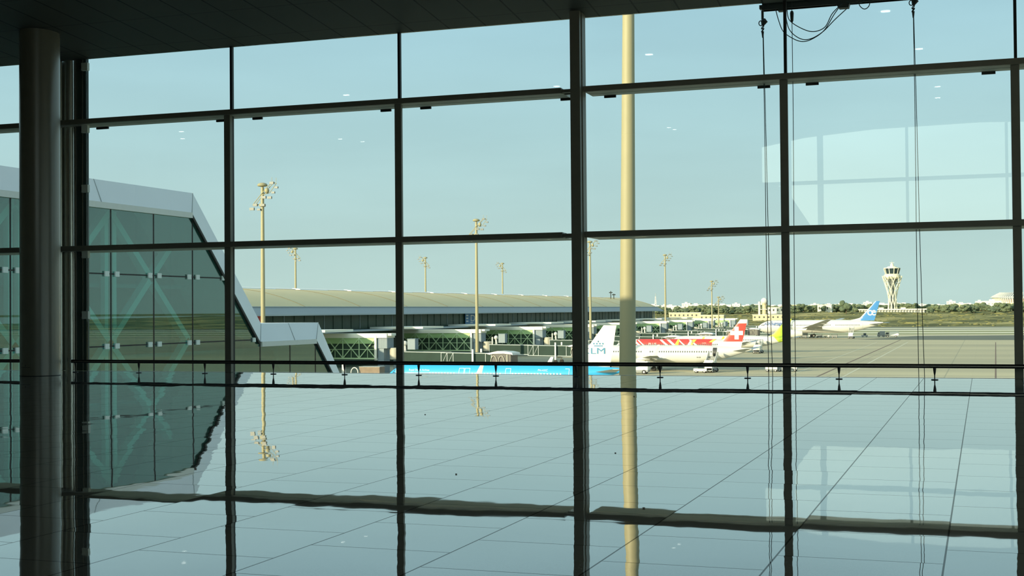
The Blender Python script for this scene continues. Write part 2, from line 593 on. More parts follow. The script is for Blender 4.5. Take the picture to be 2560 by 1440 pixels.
def apron_mat():
    m = bpy.data.materials.new('apron_concrete')
    m.use_nodes = True
    t = m.node_tree
    b = t.nodes['Principled BSDF']
    b.inputs['Roughness'].default_value = 0.85
    b.inputs['Specular IOR Level'].default_value = 0.25
    tc = t.nodes.new('ShaderNodeTexCoord')
    n1 = t.nodes.new('ShaderNodeTexNoise')
    n1.inputs['Scale'].default_value = 0.02
    n1.inputs['Detail'].default_value = 6
    mp = t.nodes.new('ShaderNodeMapping')
    mp.inputs['Scale'].default_value = (0.35, 1.6, 1)
    t.links.new(tc.outputs['Object'], mp.inputs['Vector'])
    t.links.new(mp.outputs[0], n1.inputs['Vector'])
    rp = t.nodes.new('ShaderNodeValToRGB')
    rp.color_ramp.elements[0].position = 0.33
    rp.color_ramp.elements[0].color = (0.40, 0.36, 0.245, 1)
    rp.color_ramp.elements[1].position = 0.66
    rp.color_ramp.elements[1].color = (0.58, 0.51, 0.325, 1)
    t.links.new(n1.outputs['Fac'], rp.inputs['Fac'])
    # slab joints
    sp = t.nodes.new('ShaderNodeSeparateXYZ')
    t.links.new(tc.outputs['Object'], sp.inputs[0])
    v = MATH(t, 'FRACT', MATH(t, 'DIVIDE', MATH(t, 'ADD', sp.outputs['Y'], 3000.0), 22.5))
    u = MATH(t, 'FRACT', MATH(t, 'DIVIDE', MATH(t, 'ADD', sp.outputs['X'], 3000.0), 22.5))
    j = MATH(t, 'MAXIMUM', MATH(t, 'LESS_THAN', v, 0.03), MATH(t, 'LESS_THAN', u, 0.012))
    mx = t.nodes.new('ShaderNodeMixRGB')
    mx.inputs['Color2'].default_value = (0.27, 0.27, 0.20, 1)
    t.links.new(MATH(t, 'MULTIPLY', j, 0.55), mx.inputs['Fac'])
    t.links.new(rp.outputs['Color'], mx.inputs['Color1'])
    t.links.new(mx.outputs['Color'], b.inputs['Base Color'])
    return m


def grass_mat():
    m = bpy.data.materials.new('dry_grass')
    m.use_nodes = True
    t = m.node_tree
    b = t.nodes['Principled BSDF']
    b.inputs['Roughness'].default_value = 0.95
    b.inputs['Specular IOR Level'].default_value = 0.1
    tc = t.nodes.new('ShaderNodeTexCoord')
    n1 = t.nodes.new('ShaderNodeTexNoise')
    n1.inputs['Scale'].default_value = 0.03
    n1.inputs['Detail'].default_value = 9
    n1.inputs['Roughness'].default_value = 0.72
    mp = t.nodes.new('ShaderNodeMapping')
    mp.inputs['Scale'].default_value = (0.55, 0.75, 1)
    t.links.new(tc.outputs['Object'], mp.inputs['Vector'])
    t.links.new(mp.outputs[0], n1.inputs['Vector'])
    rp = t.nodes.new('ShaderNodeValToRGB')
    cr = rp.color_ramp
    cr.elements[0].position = 0.40
    cr.elements[0].color = (0.105, 0.11, 0.05, 1)
    cr.elements[1].position = 0.60
    cr.elements[1].color = (0.46, 0.39, 0.17, 1)
    e = cr.elements.new(0.5)
    e.color = (0.23, 0.22, 0.09, 1)
    t.links.new(n1.outputs['Fac'], rp.inputs['Fac'])
    t.links.new(rp.outputs['Color'], b.inputs['Base Color'])
    return m


M['floor'] = floor_mat()
M['ceiling'] = ceiling_mat()
M['apron'] = apron_mat()
M['grass'] = grass_mat()

# ------------------------------------------------------------------ the hall: floor, ceiling, walls
XL, XR, YB, YW = -45.0, 20.0, -18.0, 32.0
struct(MB().box(XL, XR, YB, YW - 0.05, -0.35, 0.0).build('floor', M['floor']), 'polished grey granite hall floor mirroring the windows')
struct(MB().box(XL, XR, YW - 0.05, YW + 0.30, -0.40, -0.03).build('trim_1', M['fascia']), 'slab edge under the glass wall')


def ceil_z(y):
    return 8.86 - 0.076 * (y - YW)


cb = MB()
cb.prism([(YB, ceil_z(YB)), (YW + 0.05, ceil_z(YW + 0.05)), (YW + 0.05, ceil_z(YW) + 0.25), (YB, ceil_z(YB) + 0.25)], 'X', XL, XR)
struct(cb.build('ceiling', M['ceiling']), 'dark panelled ceiling sloping down to the glass')
rb = MB()
rb.prism([(YB, ceil_z(YB) + 0.26), (YW + 0.06, ceil_z(YW) + 0.26), (YW + 0.06, 9.62), (YB, 14.2)], 'X', XL - 60, XR + 8)
struct(rb.build('roof', M['roof_top']), 'roof build-up over the hall')
struct(MB().box(XL - 60, XR + 8, YB, YW - 0.1, AP, -0.42).build('wall_base_sun_block', M['roof_top']), 'unseen storeys under the hall, added to block the sun')  # unseen mass added to stop sun passing beneath the hall floor
struct(MB().box(XL - 60, XL - 0.45, YB, YW - 0.1, -0.40, 9.0).build('wall_left_sun_block', M['roof_top']), 'unseen block beside the hall, added to keep sun out of the wing')  # unseen mass added to stop sun slipping under the roof into the wing
struct(MB().box(XL - 0.4, XL, YB, YW, -0.35, 13.2).build('wall_left', M['hall_wall']))
rw = MB()
rw.box(XR, XR + 0.4, YB, YW, -0.35, 0.6)
rw.box(XR, XR + 0.4, YB, YW, 8.4, 13.2)
for y0, y1 in ((YB, -15.5), (-0.3, 0.3), (13.7, 14.3), (27.5, YW)):
    rw.box(XR, XR + 0.4, y0, y1, 0.6, 8.4)
struct(rw.build('wall_right', M['hall_wall']), 'unseen side wall with three tall windows added to brighten the hall')
for k, (y0, y1) in enumerate(((-15.5, -0.3), (0.3, 13.7), (14.3, 27.5))):  # out-of-view side windows, added to bring more daylight into the hall
    struct(MB().box(XR + 0.15, XR + 0.18, y0, y1, 0.6, 8.4).build('window_%d' % (40 + k), M['glass']))
# the far wall behind the viewer has one big bright opening high up
wx0, wx1, wz0, wz1 = -12.6, 8.0, 6.55, 12.15
wb = MB()
wb.box(XL, wx0, YB - 0.4, YB, -0.35, 13.2)
wb.box(wx1, XR, YB - 0.4, YB, -0.35, 13.2)
wb.box(wx0, wx1, YB - 0.4, YB, -0.35, wz0)
wb.prism([(wx0, 13.2), (wx0, 11.45), (-10, 11.9), (-6, 12.2), (0, 12.3), (wx1, 12.0), (wx1, 13.2)], 'Y', YB - 0.4, YB)
wb.prism([(wx0, wz0), (wx0, 9.3), (-11.2, 8.9), (-9.7, wz0)], 'Y', YB - 0.4, YB)
struct(wb.build('wall_back', M['hall_wall']), 'back wall with a high arched window')
fb = MB()
for x, w in ((-9.1, 0.34), (-4.1, 0.16), (1.4, 0.16)):
    fb.box(x - w / 2, x + w / 2, YB - 0.3, YB - 0.1, wz0, 12.2)
fb.box(wx0, wx1, YB - 0.3, YB - 0.12, 9.05, 9.27)
struct(fb.build('window_30', M['frame']), 'frame of the high back window')

# ------------------------------------------------------------------ glass wall
JX = [-24.25, -19.24, -14.25, -9.27, -4.32, 0.76, 5.75, 10.75, 15.75]
LX = [-44.9, -39.4, -34.3, -29.3, -25.1]
T1 = (6.952, 7.087)
T2 = (3.385, 3.525)
wn_ = 0
for xs in (LX, [-23.98] + JX[1:] + [19.9]):
    for a, b in zip(xs[:-1], xs[1:]):
        for z0, z1 in ((0.02, 3.38), (3.50, 6.96), (7.06, 8.855)):
            wn_ += 1
            struct(MB().box(a + 0.02, b - 0.02, YW - 0.015, YW + 0.015, z0, z1).build('window_%d' % wn_, M['glass']))
tn_ = 1


def trim(o, label=None):
    return struct(o, label)


def trim_name():
    global tn_
    tn_ += 1
    return 'trim_%d' % tn_


# black joints between the panes, full height
for x in JX[1:] + LX[1:4]:
    trim(MB().box(x - 0.033, x + 0.033, YW - 0.05, YW + 0.05, 0.0, 8.86).build(trim_name(), M['seal']))
# bronze mullions up to the upper transom
for x in [-19.23, -14.185, -4.335, 0.737] + JX[6:] + LX[1:4]:
    trim(MB().box(x - 0.093, x + 0.093, 31.72, 31.78, 0.0, T1[0] + 0.01).box(x - 0.04, x + 0.04, 31.79, 31.94, 0.0, T1[0] + 0.01).build(trim_name(), M['frame'], bevel=0.008),
         'dark bronze mullion of the glass wall')
# the heavy post
mp_ = MB()
mp_.box(-9.43, -9.185, 31.36, 31.50, 0.0, ceil_z(31.4))
mp_.box(-9.41, -9.19, 31.50, 31.53, 0.0, ceil_z(31.4))
mp_.box(-9.43, -9.165, 31.53, 31.80, 0.0, ceil_z(31.6))
mp_.box(-9.35, -9.2, 31.80, 31.94, 0.0, ceil_z(31.9))
trim(mp_.build(trim_name(), M['frame']), 'heavy dark post of the glass wall rising to the ceiling')
# transoms: inner box and outer fin, broken at the heavy post
for (z0, z1) in (T1, T2):
    for a, b in ((-44.9, -9.74), (-9.16, 19.9)):
        tb = MB()
        tb.box(a, b, 31.60, 31.71, z0, z1)
        tb.box(a, b, 31.71, YW - 0.02, z0 + 0.003, z1 - 0.005, 1)
        tb.box(a, b, YW + 0.02, YW + 0.075, z0 + 0.003, z1 - 0.02, 1)
        tb.box(a, b, YW + 0.125, YW + (0.42 if z0 > 5 else 0.95), z0 + 0.003, z1 - 0.03, 1)
        trim(tb.build(trim_name(), [M['frame'], M['soffit_metal']]), 'dark horizontal transom of the glass wall')
    # bracket tying the broken transom to the post
    trim(MB().box(-9.75, -9.42, 31.66, 31.78, z0 + 0.02, z0 + 0.10).box(-9.75, -9.45, 31.9, 31.98, z0 + 0.01, z1 - 0.02).build(trim_name(), M['frame']))
# black setting blocks under the upper transom
for x in JX[1:6]:
    for dx in (-0.72, 0.42):
        trim(MB().box(x + dx, x + dx + 0.30, YW + 0.36, YW + 0.41, T1[0] - 0.06, T1[0] - 0.002).build(trim_name(), M['seal']))
trim(MB().box(-23.9, -23.5, YW + 0.36, YW + 0.41, T1[0] - 0.06, T1[0] - 0.002).build(trim_name(), M['seal']))
# sill track along the floor edge
trim(MB().box(-23.98, 19.9, YW - 0.05, YW + 0.04, -0.02, 0.004).build(trim_name(), M['white_slab']))
trim(MB().box(-44.9, -25.1, YW - 0.05, YW + 0.04, -0.02, 0.004).build(trim_name(), M['white_slab']))

# expansion casing beside the round column
cs = MB()
cs.box(-25.10, -24.46, 32.14, 32.3, 0.0, 8.88)
for x, y, r in ((-24.95, 32.13, 0.125), (-24.60, 32.12, 0.15)):
    cs.lathe([(r, 0.0), (r, 8.88)], 32, (x, y, 0))
trim(cs.build(trim_name(), M['casing'], smooth=True), 'pale rounded metal casing between the round column and the glass')
trim(MB().box(-24.46, -24.36, 32.12, 32.30, 0.0, 8.88).build(trim_name(), M['seal']))
trim(MB().box(-24.355, -24.315, 32.0, 32.05, 0.0, 8.88).build(trim_name(), M['steel']))
cs = MB()
cs.box(-24.315, -24.13, 32.03, 32.10, 0.0, 8.88)
cs.box(-24.095, -23.95, 32.03, 32.09, 0.0, 8.88)
trim(cs.build(trim_name(), M['fin']), 'dark glass edge fin beside the casing')
trim(MB().box(-24.125, -24.10, 32.02, 32.06, 0.0, 8.88).build(trim_name(), M['steel']))
for k, z in enumerate((8.62, 6.85, 5.16, 3.30, 1.58)):
    o = MB().box(-24.05, -23.84, 31.88, 31.985, z - 0.11, z + 0.11).build('glass_clamp', M['clamp'], bevel=0.01)
    tag(o, ('topmost white clamp on the dark fin, just under the ceiling', 'white clamp on the dark fin directly under the upper transom',
            'white clamp on the dark fin midway between the two transoms', 'white clamp on the dark fin directly under the lower transom',
            'lowest white clamp on the dark fin, above the rail')[k], 'clamp', 'white glass clamps on the dark fin')
    MB().box(-24.10, -24.05, 31.90, 32.03, z - 0.05, z + 0.05).build('bracket', M['seal'], o)

# round column
col = thing('round_column', 'thick round painted column standing inside the glass wall', 'column', (-23.50, 29.42, 0))
col['kind'] = 'structure'
MB().lathe([(0.515, 0.012), (0.515, ceil_z(29.42) + 0.05)], 64).build('shaft', M['column'], col, smooth=True)
MB().lathe([(0.519, 0.0), (0.519, 0.012)], 64).build('base_joint', M['seal'], col, smooth=True)
mk = MB()
for a0, a1, z0, z1 in ((-118, -80, 0.225, 0.235), (-112, -109, 0.31, 0.335), (-98, -95, 0.265, 0.285)):
    n = 6
    for i in range(n):
        t0, t1 = [math.radians(a0 + (a1 - a0) * (i + d) / n) for d in (0, 1)]
        mk.quad(*[(0.5162 * math.cos(q), 0.5162 * math.sin(q), z) for q, z in ((t0, z0), (t1, z0), (t1, z1), (t0, z1))])
mk.build('scuff', M['seal'], col)


# low guard rails in front of the glass
def guard_rail(x0, x1, posts, label):
    r = thing('guard_rail', label, 'rail', (x0, 31.16, 0), 0)
    b = MB()
    n = 12
    prof = [(0.026 * math.cos(2 * PI * k / n) * 1.0, 0.305 + 0.047 * math.sin(2 * PI * k / n)) for k in range(n)]
    b.prism([(p[0], p[1]) for p in prof], 'X', 0, x1 - x0)
    b.build('rail', M['rail'], r, smooth=True)
    MB().box(0.02, x1 - x0 - 0.02, -0.030, -0.024, 0.298, 0.308).build('rail_highlight', M['steel'], r)  # pale strip along the black bar, painting in its highlight
    for x in posts:
        p = MB()
        p.tube([(x - x0, 0, 0.27), (x - x0, 0, 0.24), (x - x0, 0, 0.16), (x - x0, 0, 0.10), (x - x0, 0, 0.008)], [0.034, 0.034, 0.024, 0.012, 0.012], 12)
        po = p.build('post', M['rail'], r, smooth=True)
        MB().lathe([(0.072, 0.0), (0.078, 0.004), (0.078, 0.012), (0.070, 0.016)], 20, (x - x0, 0, 0)).build('base_plate', M['rail'], po)
    return r


guard_rail(-23.85, 19.5, [-23.72 + 2.063 * k for k in range(21)], 'long low black guard rail on short posts in front of the glass wall')
guard_rail(-40.0, -24.9, [-26.9 - 2.063 * k for k in range(6)], 'short stretch of low black guard rail left of the round column')

# ceiling downlights: they show as small glints in the glass
for k, (x, y) in enumerate([(-2.21, 29.13), (-9.61, 23.57), (-1.79, 19.86), (-1.68, 4.69), (-1.87, -1.75), (-22.93, 17.52), (-15.1, 15.54), (-35.7, -7.5), (-35.9, -11.0), (-38.5, 4.86), (-41.6, 0.0), (-17.24, -13.4), (-17.4, -15.6)]):
    z = ceil_z(y) - 0.035
    d = thing('ceiling_downlight', 'round recessed downlight in the dark hall ceiling, seen as a glint in the glass', 'ceiling light', (x, y, z), 0, 'downlights in the hall ceiling')
    d.rotation_euler = (math.atan(-0.076), 0, 0)
    MB().lathe([(0.20, 0.004), (0.20, 0.03)], 24).build('trim_ring', M['steel'], d)
    MB().lathe([(0.115, -0.012), (0.115, 0.003)], 24).build('lens', M['lamp'], d)

# a few crumbs and scraps on the floor
for k, (x, y, s) in enumerate([(-7.66, 12.0, 0.011), (-8.2, 19.3, 0.010), (-3.9, 14.6, 0.009), (-4.9, 12.3, 0.009), (-2.6, 10.6, 0.010), (-6.1, 24.2, 0.012)]):
    o = MB().ball((0, 0, s * 0.5), s, 8, 5, sq=(1.3, 1, 0.5)).build('crumb', M['rust'], loc=(x, y, 0))
    tag(o, 'tiny dark crumb lying on the polished floor', 'crumb', 'crumbs on the hall floor')

# ------------------------------------------------------------------ window cleaning gear hanging outside
g = thing('cradle_beam', 'dark lifting beam with trolleys hung outside above the glass wall', 'beam', (-4.9, 32.32, 8.75))
b = MB()
b.box(0, 7.5, -0.02, 0.14, 0.0, 0.17)
b.box(0, 7.5, -0.05, 0.17, 0.15, 0.19)
b.box(0, 7.5, -0.05, 0.17, 0.0, 0.03)
b.build('beam', M['machine'], g)
MB().box(-0.06, 0.03, -0.06, 0.10, 0.03, 0.12).build('end_stop', M['machine'], g)
MB().box(0.38, 0.56, -0.05, 0.14, -0.05, 0.0).build('clip', M['machine'], g)
b = MB()
b.prism([(1.72, 0.02), (2.05, 0.02), (2.02, -0.10), (1.80, -0.10)], 'Y', -0.08, 0.14)
b.build('trolley', M['machine'], g)
MB().box(1.86, 1.98, 0.02, 0.08, 0.19, 0.9).build('hanger', M['machine'], g)


def hook(x, ztop, s, label):
    h = thing('pulley_hook', label, 'hook', (x, 32.10, ztop), 0)
    a = MB()
    a.tube([(0, 0, 0.10), (0, 0, -0.12 * s)], 0.030, 8)
    a.tube([(0.03, 0, -0.10 * s), (0.04, 0, -0.16 * s), (0.0, 0, -0.26 * s)], [0.035, 0.085, 0.03], 10)
    a.build('hook_block', M['machine'], h, smooth=True)
    r = MB()
    pts = [(-0.04 + 0.05 * math.cos(t), 0, -0.20 * s + 0.06 * math.sin(t)) for t in [i * 2 * PI / 10 for i in range(11)]]
    r.tube(pts, 0.012, 6)
    r.build('ring', M['machine'], h, smooth=True)
    c = MB()
    for i in range(2):
        zc = -0.30 * s - 0.07 * i
        c.tube([(0.03 * math.cos(t), 0.03 * math.sin(t) if i else 0, zc + 0.045 * math.sin(t + 1)) for t in [k * 2 * PI / 8 for k in range(9)]], 0.012, 6)
    c.build('shackle', M['machine'], h, smooth=True)
    MB().tube([(0, 0, -0.40 * s), (0.0, 0, -0.55 * s)], [0.032, 0.016], 8).build('rope_socket', M['machine'], h, smooth=True)
    return h


hook(-4.86, 8.60, 1.0, 'dark pulley hook on the end of the lifting beam')
hook(-1.42, 8.80, 1.0, 'dark pulley hook hung high up, towards the far end of the beam')
h = thing('rope_weight', 'small dark weight hung beside the black joint under the beam', 'weight', (-4.17, 32.10, 8.45))
MB().tube([(0, 0, 0.40), (0, 0, 0.18)], 0.008, 6).build('hanger', M['machine'], h)
MB().tube([(0, 0, 0.18), (0, 0, 0.13), (0, 0, -0.05), (0, 0, -0.09)], [0.03, 0.045, 0.035, 0.015], 10).build('body', M['machine'], h, smooth=True)
for (x0, x1, zt, lab) in ((-4.855, -4.79, 8.10, 'dark rope hanging from the beam-end hook, straighter of the two strands'),
                          (-4.845, -4.66, 8.10, 'dark rope hanging from the beam-end hook, strand that drifts towards the mullion'),
                          (-4.17, -4.19, 8.36, 'single dark rope hanging right beside the mullion under the small weight'),
                          (-1.42, -1.40, 8.25, 'dark rope under the high hook, straighter of the two strands'),
                          (-1.41, -1.22, 8.25, 'dark rope under the high hook, strand that drifts outwards')):
    pts = []
    for i in range(15):
        f_ = i / 14
        pts.append((x0 + (x1 - x0) * f_ ** 1.2 + 0.006 * math.sin(9 * f_), 32.10, zt - (zt + 3.0) * f_))
    tag(MB().tube(pts, 0.0085, 6).build('rope', M['rope'], smooth=True), lab, 'rope', 'ropes hanging outside the glass')


def cable(pts, label, r=0.011):
    # Catmull-Rom through the points
    out = []
    P = [pts[0]] + pts + [pts[-1]]
    for i in range(1, len(P) - 2):
        p0, p1, p2, p3 = [Vector(q) for q in P[i - 1:i + 3]]
        for k in range(8):
            t = k / 8
            out.append(0.5 * ((2 * p1) + (p2 - p0) * t + (2 * p0 - 5 * p1 + 4 * p2 - p3) * t * t + (3 * p1 - p0 - 3 * p2 + p3) * t ** 3))
    out.append(Vector(pts[-1]))
    tag(MB().tube(out, r, 6).build('cable', M['rope'], smooth=True), label, 'cable', 'cables looping under the beam')


YC = 32.28
cable([(-4.58, YC, 8.76), (-4.50, YC, 8.45), (-4.40, YC, 8.20), (-4.20, YC, 8.03), (-3.98, YC, 7.93), (-3.75, YC, 7.96), (-3.45, YC, 8.15), (-3.22, YC, 8.50), (-3.05, YC, 8.73)],
      'lowest of the looping cables, starting near the beam end')
cable([(-4.36, YC + 0.05, 8.74), (-4.28, YC + 0.05, 8.28), (-4.05, YC + 0.05, 8.03), (-3.80, YC + 0.05, 7.98), (-3.50, YC + 0.05, 8.12), (-3.20, YC + 0.05, 8.40), (-2.92, YC + 0.05, 8.64)],
      'middle looping cable, ending at the trolley')
cable([(-4.30, YC - 0.06, 8.70), (-4.24, YC - 0.06, 8.44), (-3.95, YC - 0.06, 8.22), (-3.68, YC - 0.06, 8.13), (-3.42, YC - 0.06, 8.22), (-3.25, YC - 0.06, 8.52), (-3.02, YC - 0.06, 8.74)],
      'shallowest of the looping cables beside the black joint')
cable([(-2.66, YC, 8.80), (-2.62, YC, 8.66), (-2.52, YC, 8.58), (-2.42, YC, 8.64), (-2.38, YC, 8.80)], 'small cable loop right of the trolley')
cable([(-2.92, YC - 0.04, 8.78), (-2.76, YC - 0.04, 8.71), (-2.60, YC - 0.04, 8.72), (-2.5, YC - 0.04, 8.80)], 'short slack cable leaving the trolley')

# ------------------------------------------------------------------ the ground outside
gb = MB()
gb.quad((-900, 33, AP), (900, 33, AP), (900, 1020, AP), (-900, 1020, AP))
struct(gb.build('ground', M['apron']), 'pale concrete apron')
gb = MB()
gb.quad((-900, -400, AP - 0.02), (900, -400, AP - 0.02), (900, 33, AP - 0.02), (-900, 33, AP - 0.02))
struct(gb.build('ground_near', M['apron']))
# painted lines and asphalt strips on the apron
M['line_red'] = mat('line_dark_red', (0.20, 0.13, 0.09), 0.8)
M['line_pale'] = mat('line_pale', (0.62, 0.58, 0.42), 0.8)
M['asphalt'] = mat('asphalt', (0.17, 0.18, 0.14), 0.9, 0, 0.2, 0.2, 0.05)
M['concrete_pale'] = mat('concrete_pale', (0.66, 0.62, 0.44), 0.9, 0, 0.2, 0.1, 0.05)
M['verge'] = mat('verge_green', (0.22, 0.24, 0.10), 0.95, 0, 0.1, 0.3, 0.08)


def ground_line(name, pts, w, m, z=0.015):
    b = MB()
    for p, q in zip(pts[:-1], pts[1:]):
        p, q = Vector((*p, AP + z)), Vector((*q, AP + z))
        d = (q - p).normalized()
        n = Vector((-d.y, d.x, 0)) * (w / 2)
        b.quad(p - n, q - n, q + n, p + n)
    return struct(b.build(name, m))


ground_line('ground_line_1', [(-31.6, 240), (-32.2, 330), (-33.9, 660)], 0.45, M['line_red'])
ground_line('ground_line_2', [(-38, 272), (-31.7, 272)], 0.5, M['line_red'])
ground_line('ground_line_3', [(-26.5, 240), (-28.5, 560)], 0.5, M['line_pale'])
ground_line('ground_line_4', [(-37.5, 250), (-40.5, 560)], 0.35, M['line_pale'])
ground_line('ground_line_5', [(2, 260), (4.5, 560)], 0.3, M['line_red'])
for k, (y0, y1, m, z) in enumerate([(600, 690, 'asphalt', .02), (704, 716, 'concrete_pale', .02), (728, 748, 'verge', .03), (748, 790, 'concrete_pale', .025),
                                    (800, 822, 'verge', .03), (822, 872, 'concrete_pale', .025), (884, 905, 'asphalt', .02), (905, 955, 'concrete_pale', .025), (955, 1000, 'asphalt', .02)]):
    b = MB()
    x0 = -70 if k == 0 else -900
    if k == 0:
        b.prism([(-52, 606), (0, 596), (220, 590), (220, 700), (20, 700), (-30, 680)], 'Z', AP + 0.004, AP + z)
    else:
        b.box(x0, 900, y0, y1, AP + 0.004, AP + z)
    struct(b.build('ground_strip_%d' % (k + 1), M[m]))

# rough grassland rising to the trees
random.seed(3)
gv, gf = [], []
NX, NY = 150, 60


def gz(x, y):
    t = max(0.0, min(1.0, (y - 1000) / 420))
    base = AP + 9.3 * (t * t * (3 - 2 * t))
    w = math.sin(x * 0.021 + y * 0.013) + math.sin(x * 0.047 - y * 0.031 + 1.3) * 0.7 + math.sin(x * 0.11 + y * 0.05) * 0.5 + math.sin(x * 0.23 - y * 0.17) * 0.35
    return base + w * 0.55 * min(1, t * 4) * (1 if y < 1700 else 0.5)


for j in range(NY + 1):
    y = 1000 + (j / NY) ** 1.35 * 1500
    for i in range(NX + 1):
        x = -1500 + 2400 * i / NX
        gv.append((x, y, gz(x, y) + random.uniform(-0.25, 0.25) * (0 if j == 0 else 1)))
for j in range(NY):
    for i in range(NX):
        a = j * (NX + 1) + i
        gf.append((a, a + 1, a + NX + 2, a + NX + 1))
gm = MB()
gm.add(gv, gf)
go = gm.build('grass_field', M['grass'], smooth=True)
tag(go, 'rough dry grassland rising beyond the taxiways', 'grass', kind='stuff')
far = MB()
far.quad((-9000, 2480, AP + 8.8), (9000, 2480, AP + 8.8), (9000, 9000, AP + 12), (-9000, 9000, AP + 12))
struct(far.build('ground_far', M['grass']))

# low scrub on the grassland
sb = MB()
random.seed(11)
for i in range(1300):
    y = random.uniform(1015, 1420)
    x = random.uniform(-0.34, 0.12) * y
    r = random.uniform(0.35, 0.95) * (1.0 if random.random() < 0.9 else 1.7)
    b0_ = len(sb.v)
    sb.ball((x, y, gz(x, y) + r * 0.1), r, 7, 5, m=random.choice((0, 1, 1)), sq=(random.uniform(1.2, 3.6), 1.2, random.uniform(0.55, 0.9)))
    for q in range(b0_, len(sb.v)):
        v = sb.v[q]
        sb.v[q] = (v[0] + random.uniform(-0.25, 0.25) * r, v[1], v[2] + random.uniform(-0.16, 0.16) * r)
so = sb.build('scrub', [mat('scrub_olive', (0.21, 0.20, 0.085), 0.95, 0, 0.1, 0.4, 0.4), mat('scrub_dark', (0.14, 0.145, 0.068), 0.95, 0, 0.1, 0.4, 0.4)], smooth=True)
tag(so, 'low scrub scattered over the dry grassland', 'scrub', kind='stuff')


# trees of the far belt
def make_tree(seed, m):
    rn = random.Random(seed)
    t = thing('tree', 'dark green broad tree in the belt beyond the airfield grassland', 'tree', (0, 0, 0), 0, 'trees in the far belt')
    b = MB()
    for i in range(14):
        a = rn.uniform(0, 2 * PI)
        d = rn.uniform(0.4, 3.2)
        zz = rn.uniform(1.4, 7.6)
        b.ball((d * math.cos(a), d * math.sin(a), zz), rn.uniform(1.1, 2.4), 10, 7, sq=(1.1, 1.1, rn.uniform(0.7, 1.0)))
    v2 = []
    for v in b.v:
        v2.append((v[0] + rn.uniform(-0.32, 0.32), v[1] + rn.uniform(-0.32, 0.32), v[2] + rn.uniform(-0.32, 0.32)))
    b.v = v2
    b.build('crown', m, t)
    MB().tube([(0, 0, -0.4), (0.1, 0, 2.2), (0, 0.1, 5)], [0.4, 0.3, 0.15], 7).build('trunk', M['bark'], t)
    return t


protos = [make_tree(s, M['leaf'] if s % 2 else M['leaf_dark']) for s in (1, 2, 3, 4, 5)]
random.seed(21)
nt_ = 0
for i in range(230):
    u = i / 229
    ratio = -0.245 + 0.30 * u + random.uniform(-0.002, 0.002)
    y = random.choice((1370, 1420, 1480, 1540)) + random.uniform(-25, 25)
    x = ratio * y
    s = random.uniform(0.55, 1.0)
    if -0.105 < ratio < -0.036 and y < 1560:
        y = 1575 + random.uniform(-10, 40)
        x = ratio * y
        s = min(1.0, s * 1.15)
    p = protos[i % 5]
    o = p if nt_ < 5 and i < 5 else copy_tree(p)
    nt_ += 1
    o.location = (x, y, gz(x, y))
    o.scale = (s * 1.25, s * 1.25, s * random.uniform(0.85, 1.1))
    o.rotation_euler = (0, 0, random.uniform(0, 6.28))
big = copy_tree(protos[1])
big.location = (-0.0935 * 1330, 1330, gz(-124, 1330))
big.scale = (1.25, 1.25, 1.55)
relabel(big, 'tallest dark tree, rising just left of the blue swept tail fin')
big['group'] = ''
del big['group']

# ------------------------------------------------------------------ glazed wing with white coping, left
w = thing('glazed_wing', 'teal glass building wing with white sloping coping stepping down to the right', 'building', (-41, 33.0, 0))
# outline in (y, z), relative to the root; outer and inner edges
OUT = [(0, 8.30), (31.75, 8.30), (39.19, 0.94), (46.66, 0.94), (49.75, -2.56), (58.2, -12.2)]
INN = [(0, 7.15), (30.96, 7.15), (38.31, -0.13), (45.5, -0.13), (48.05, -2.6), (54.9, -12.2)]
cp = MB()
for i in range(len(OUT) - 1):
    a, b_, c_, d_ = OUT[i], OUT[i + 1], INN[i + 1], INN[i]
    # outer face leans: the lower lip stands forward
    F = lambda p, x: (x, p[0], p[1])
    f0 = [F(a, -0.45), F(b_, -0.45), F(c_, 0.0), F(d_, 0.0)]
    bk = [F(a, -5.5), F(b_, -5.5), F(c_, -0.20), F(d_, -0.20)]
    cp.add(f0 + bk, [(0, 1, 2, 3), (0, 4, 5, 1), (3, 2, 6, 7), (1, 5, 6, 2), (0, 3, 7, 4)])
cp.build('coping', M['cladding'], w)
lip = MB()
for i in (0, 2):
    a, b_ = INN[i], INN[i + 1]
    lip.box(-0.30, 0.03, a[0] + (0.0 if i == 0 else 0.2), b_[0] + 0.05, a[1] - 0.30, a[1])
lip.build('coping_lip', M['soffit'], w)
sm = MB()
for (o, i_) in ((OUT[1], INN[1]), (OUT[2], INN[2]), (OUT[3], INN[3])):
    sm.bar((-0.455, o[0], o[1]), (0.012, i_[0], i_[1]), 0.05, 0.03, up=(1, 0, 0))
for y, z0, z1 in ((12.0, 8.30, 7.15), (22.9, 8.30, 7.15), (42.6, 0.94, -0.13)):
    sm.bar((-0.455, y, z0), (0.012, y, z1), 0.05, 0.03, up=(1, 0, 0))
sm.build('coping_joint', M['fascia'], w)
# glass skin
YJ = [16.47 + 3.68 * k for k in range(-4, 5)] + [38.5, 42.2, 45.6]


def top_at(y):
    for (a, b_) in zip(INN[:-1], INN[1:]):
        if a[0] <= y <= b_[0]:
            return a[1] + (b_[1] - a[1]) * (y - a[0]) / (b_[0] - a[0])
    return -12.2


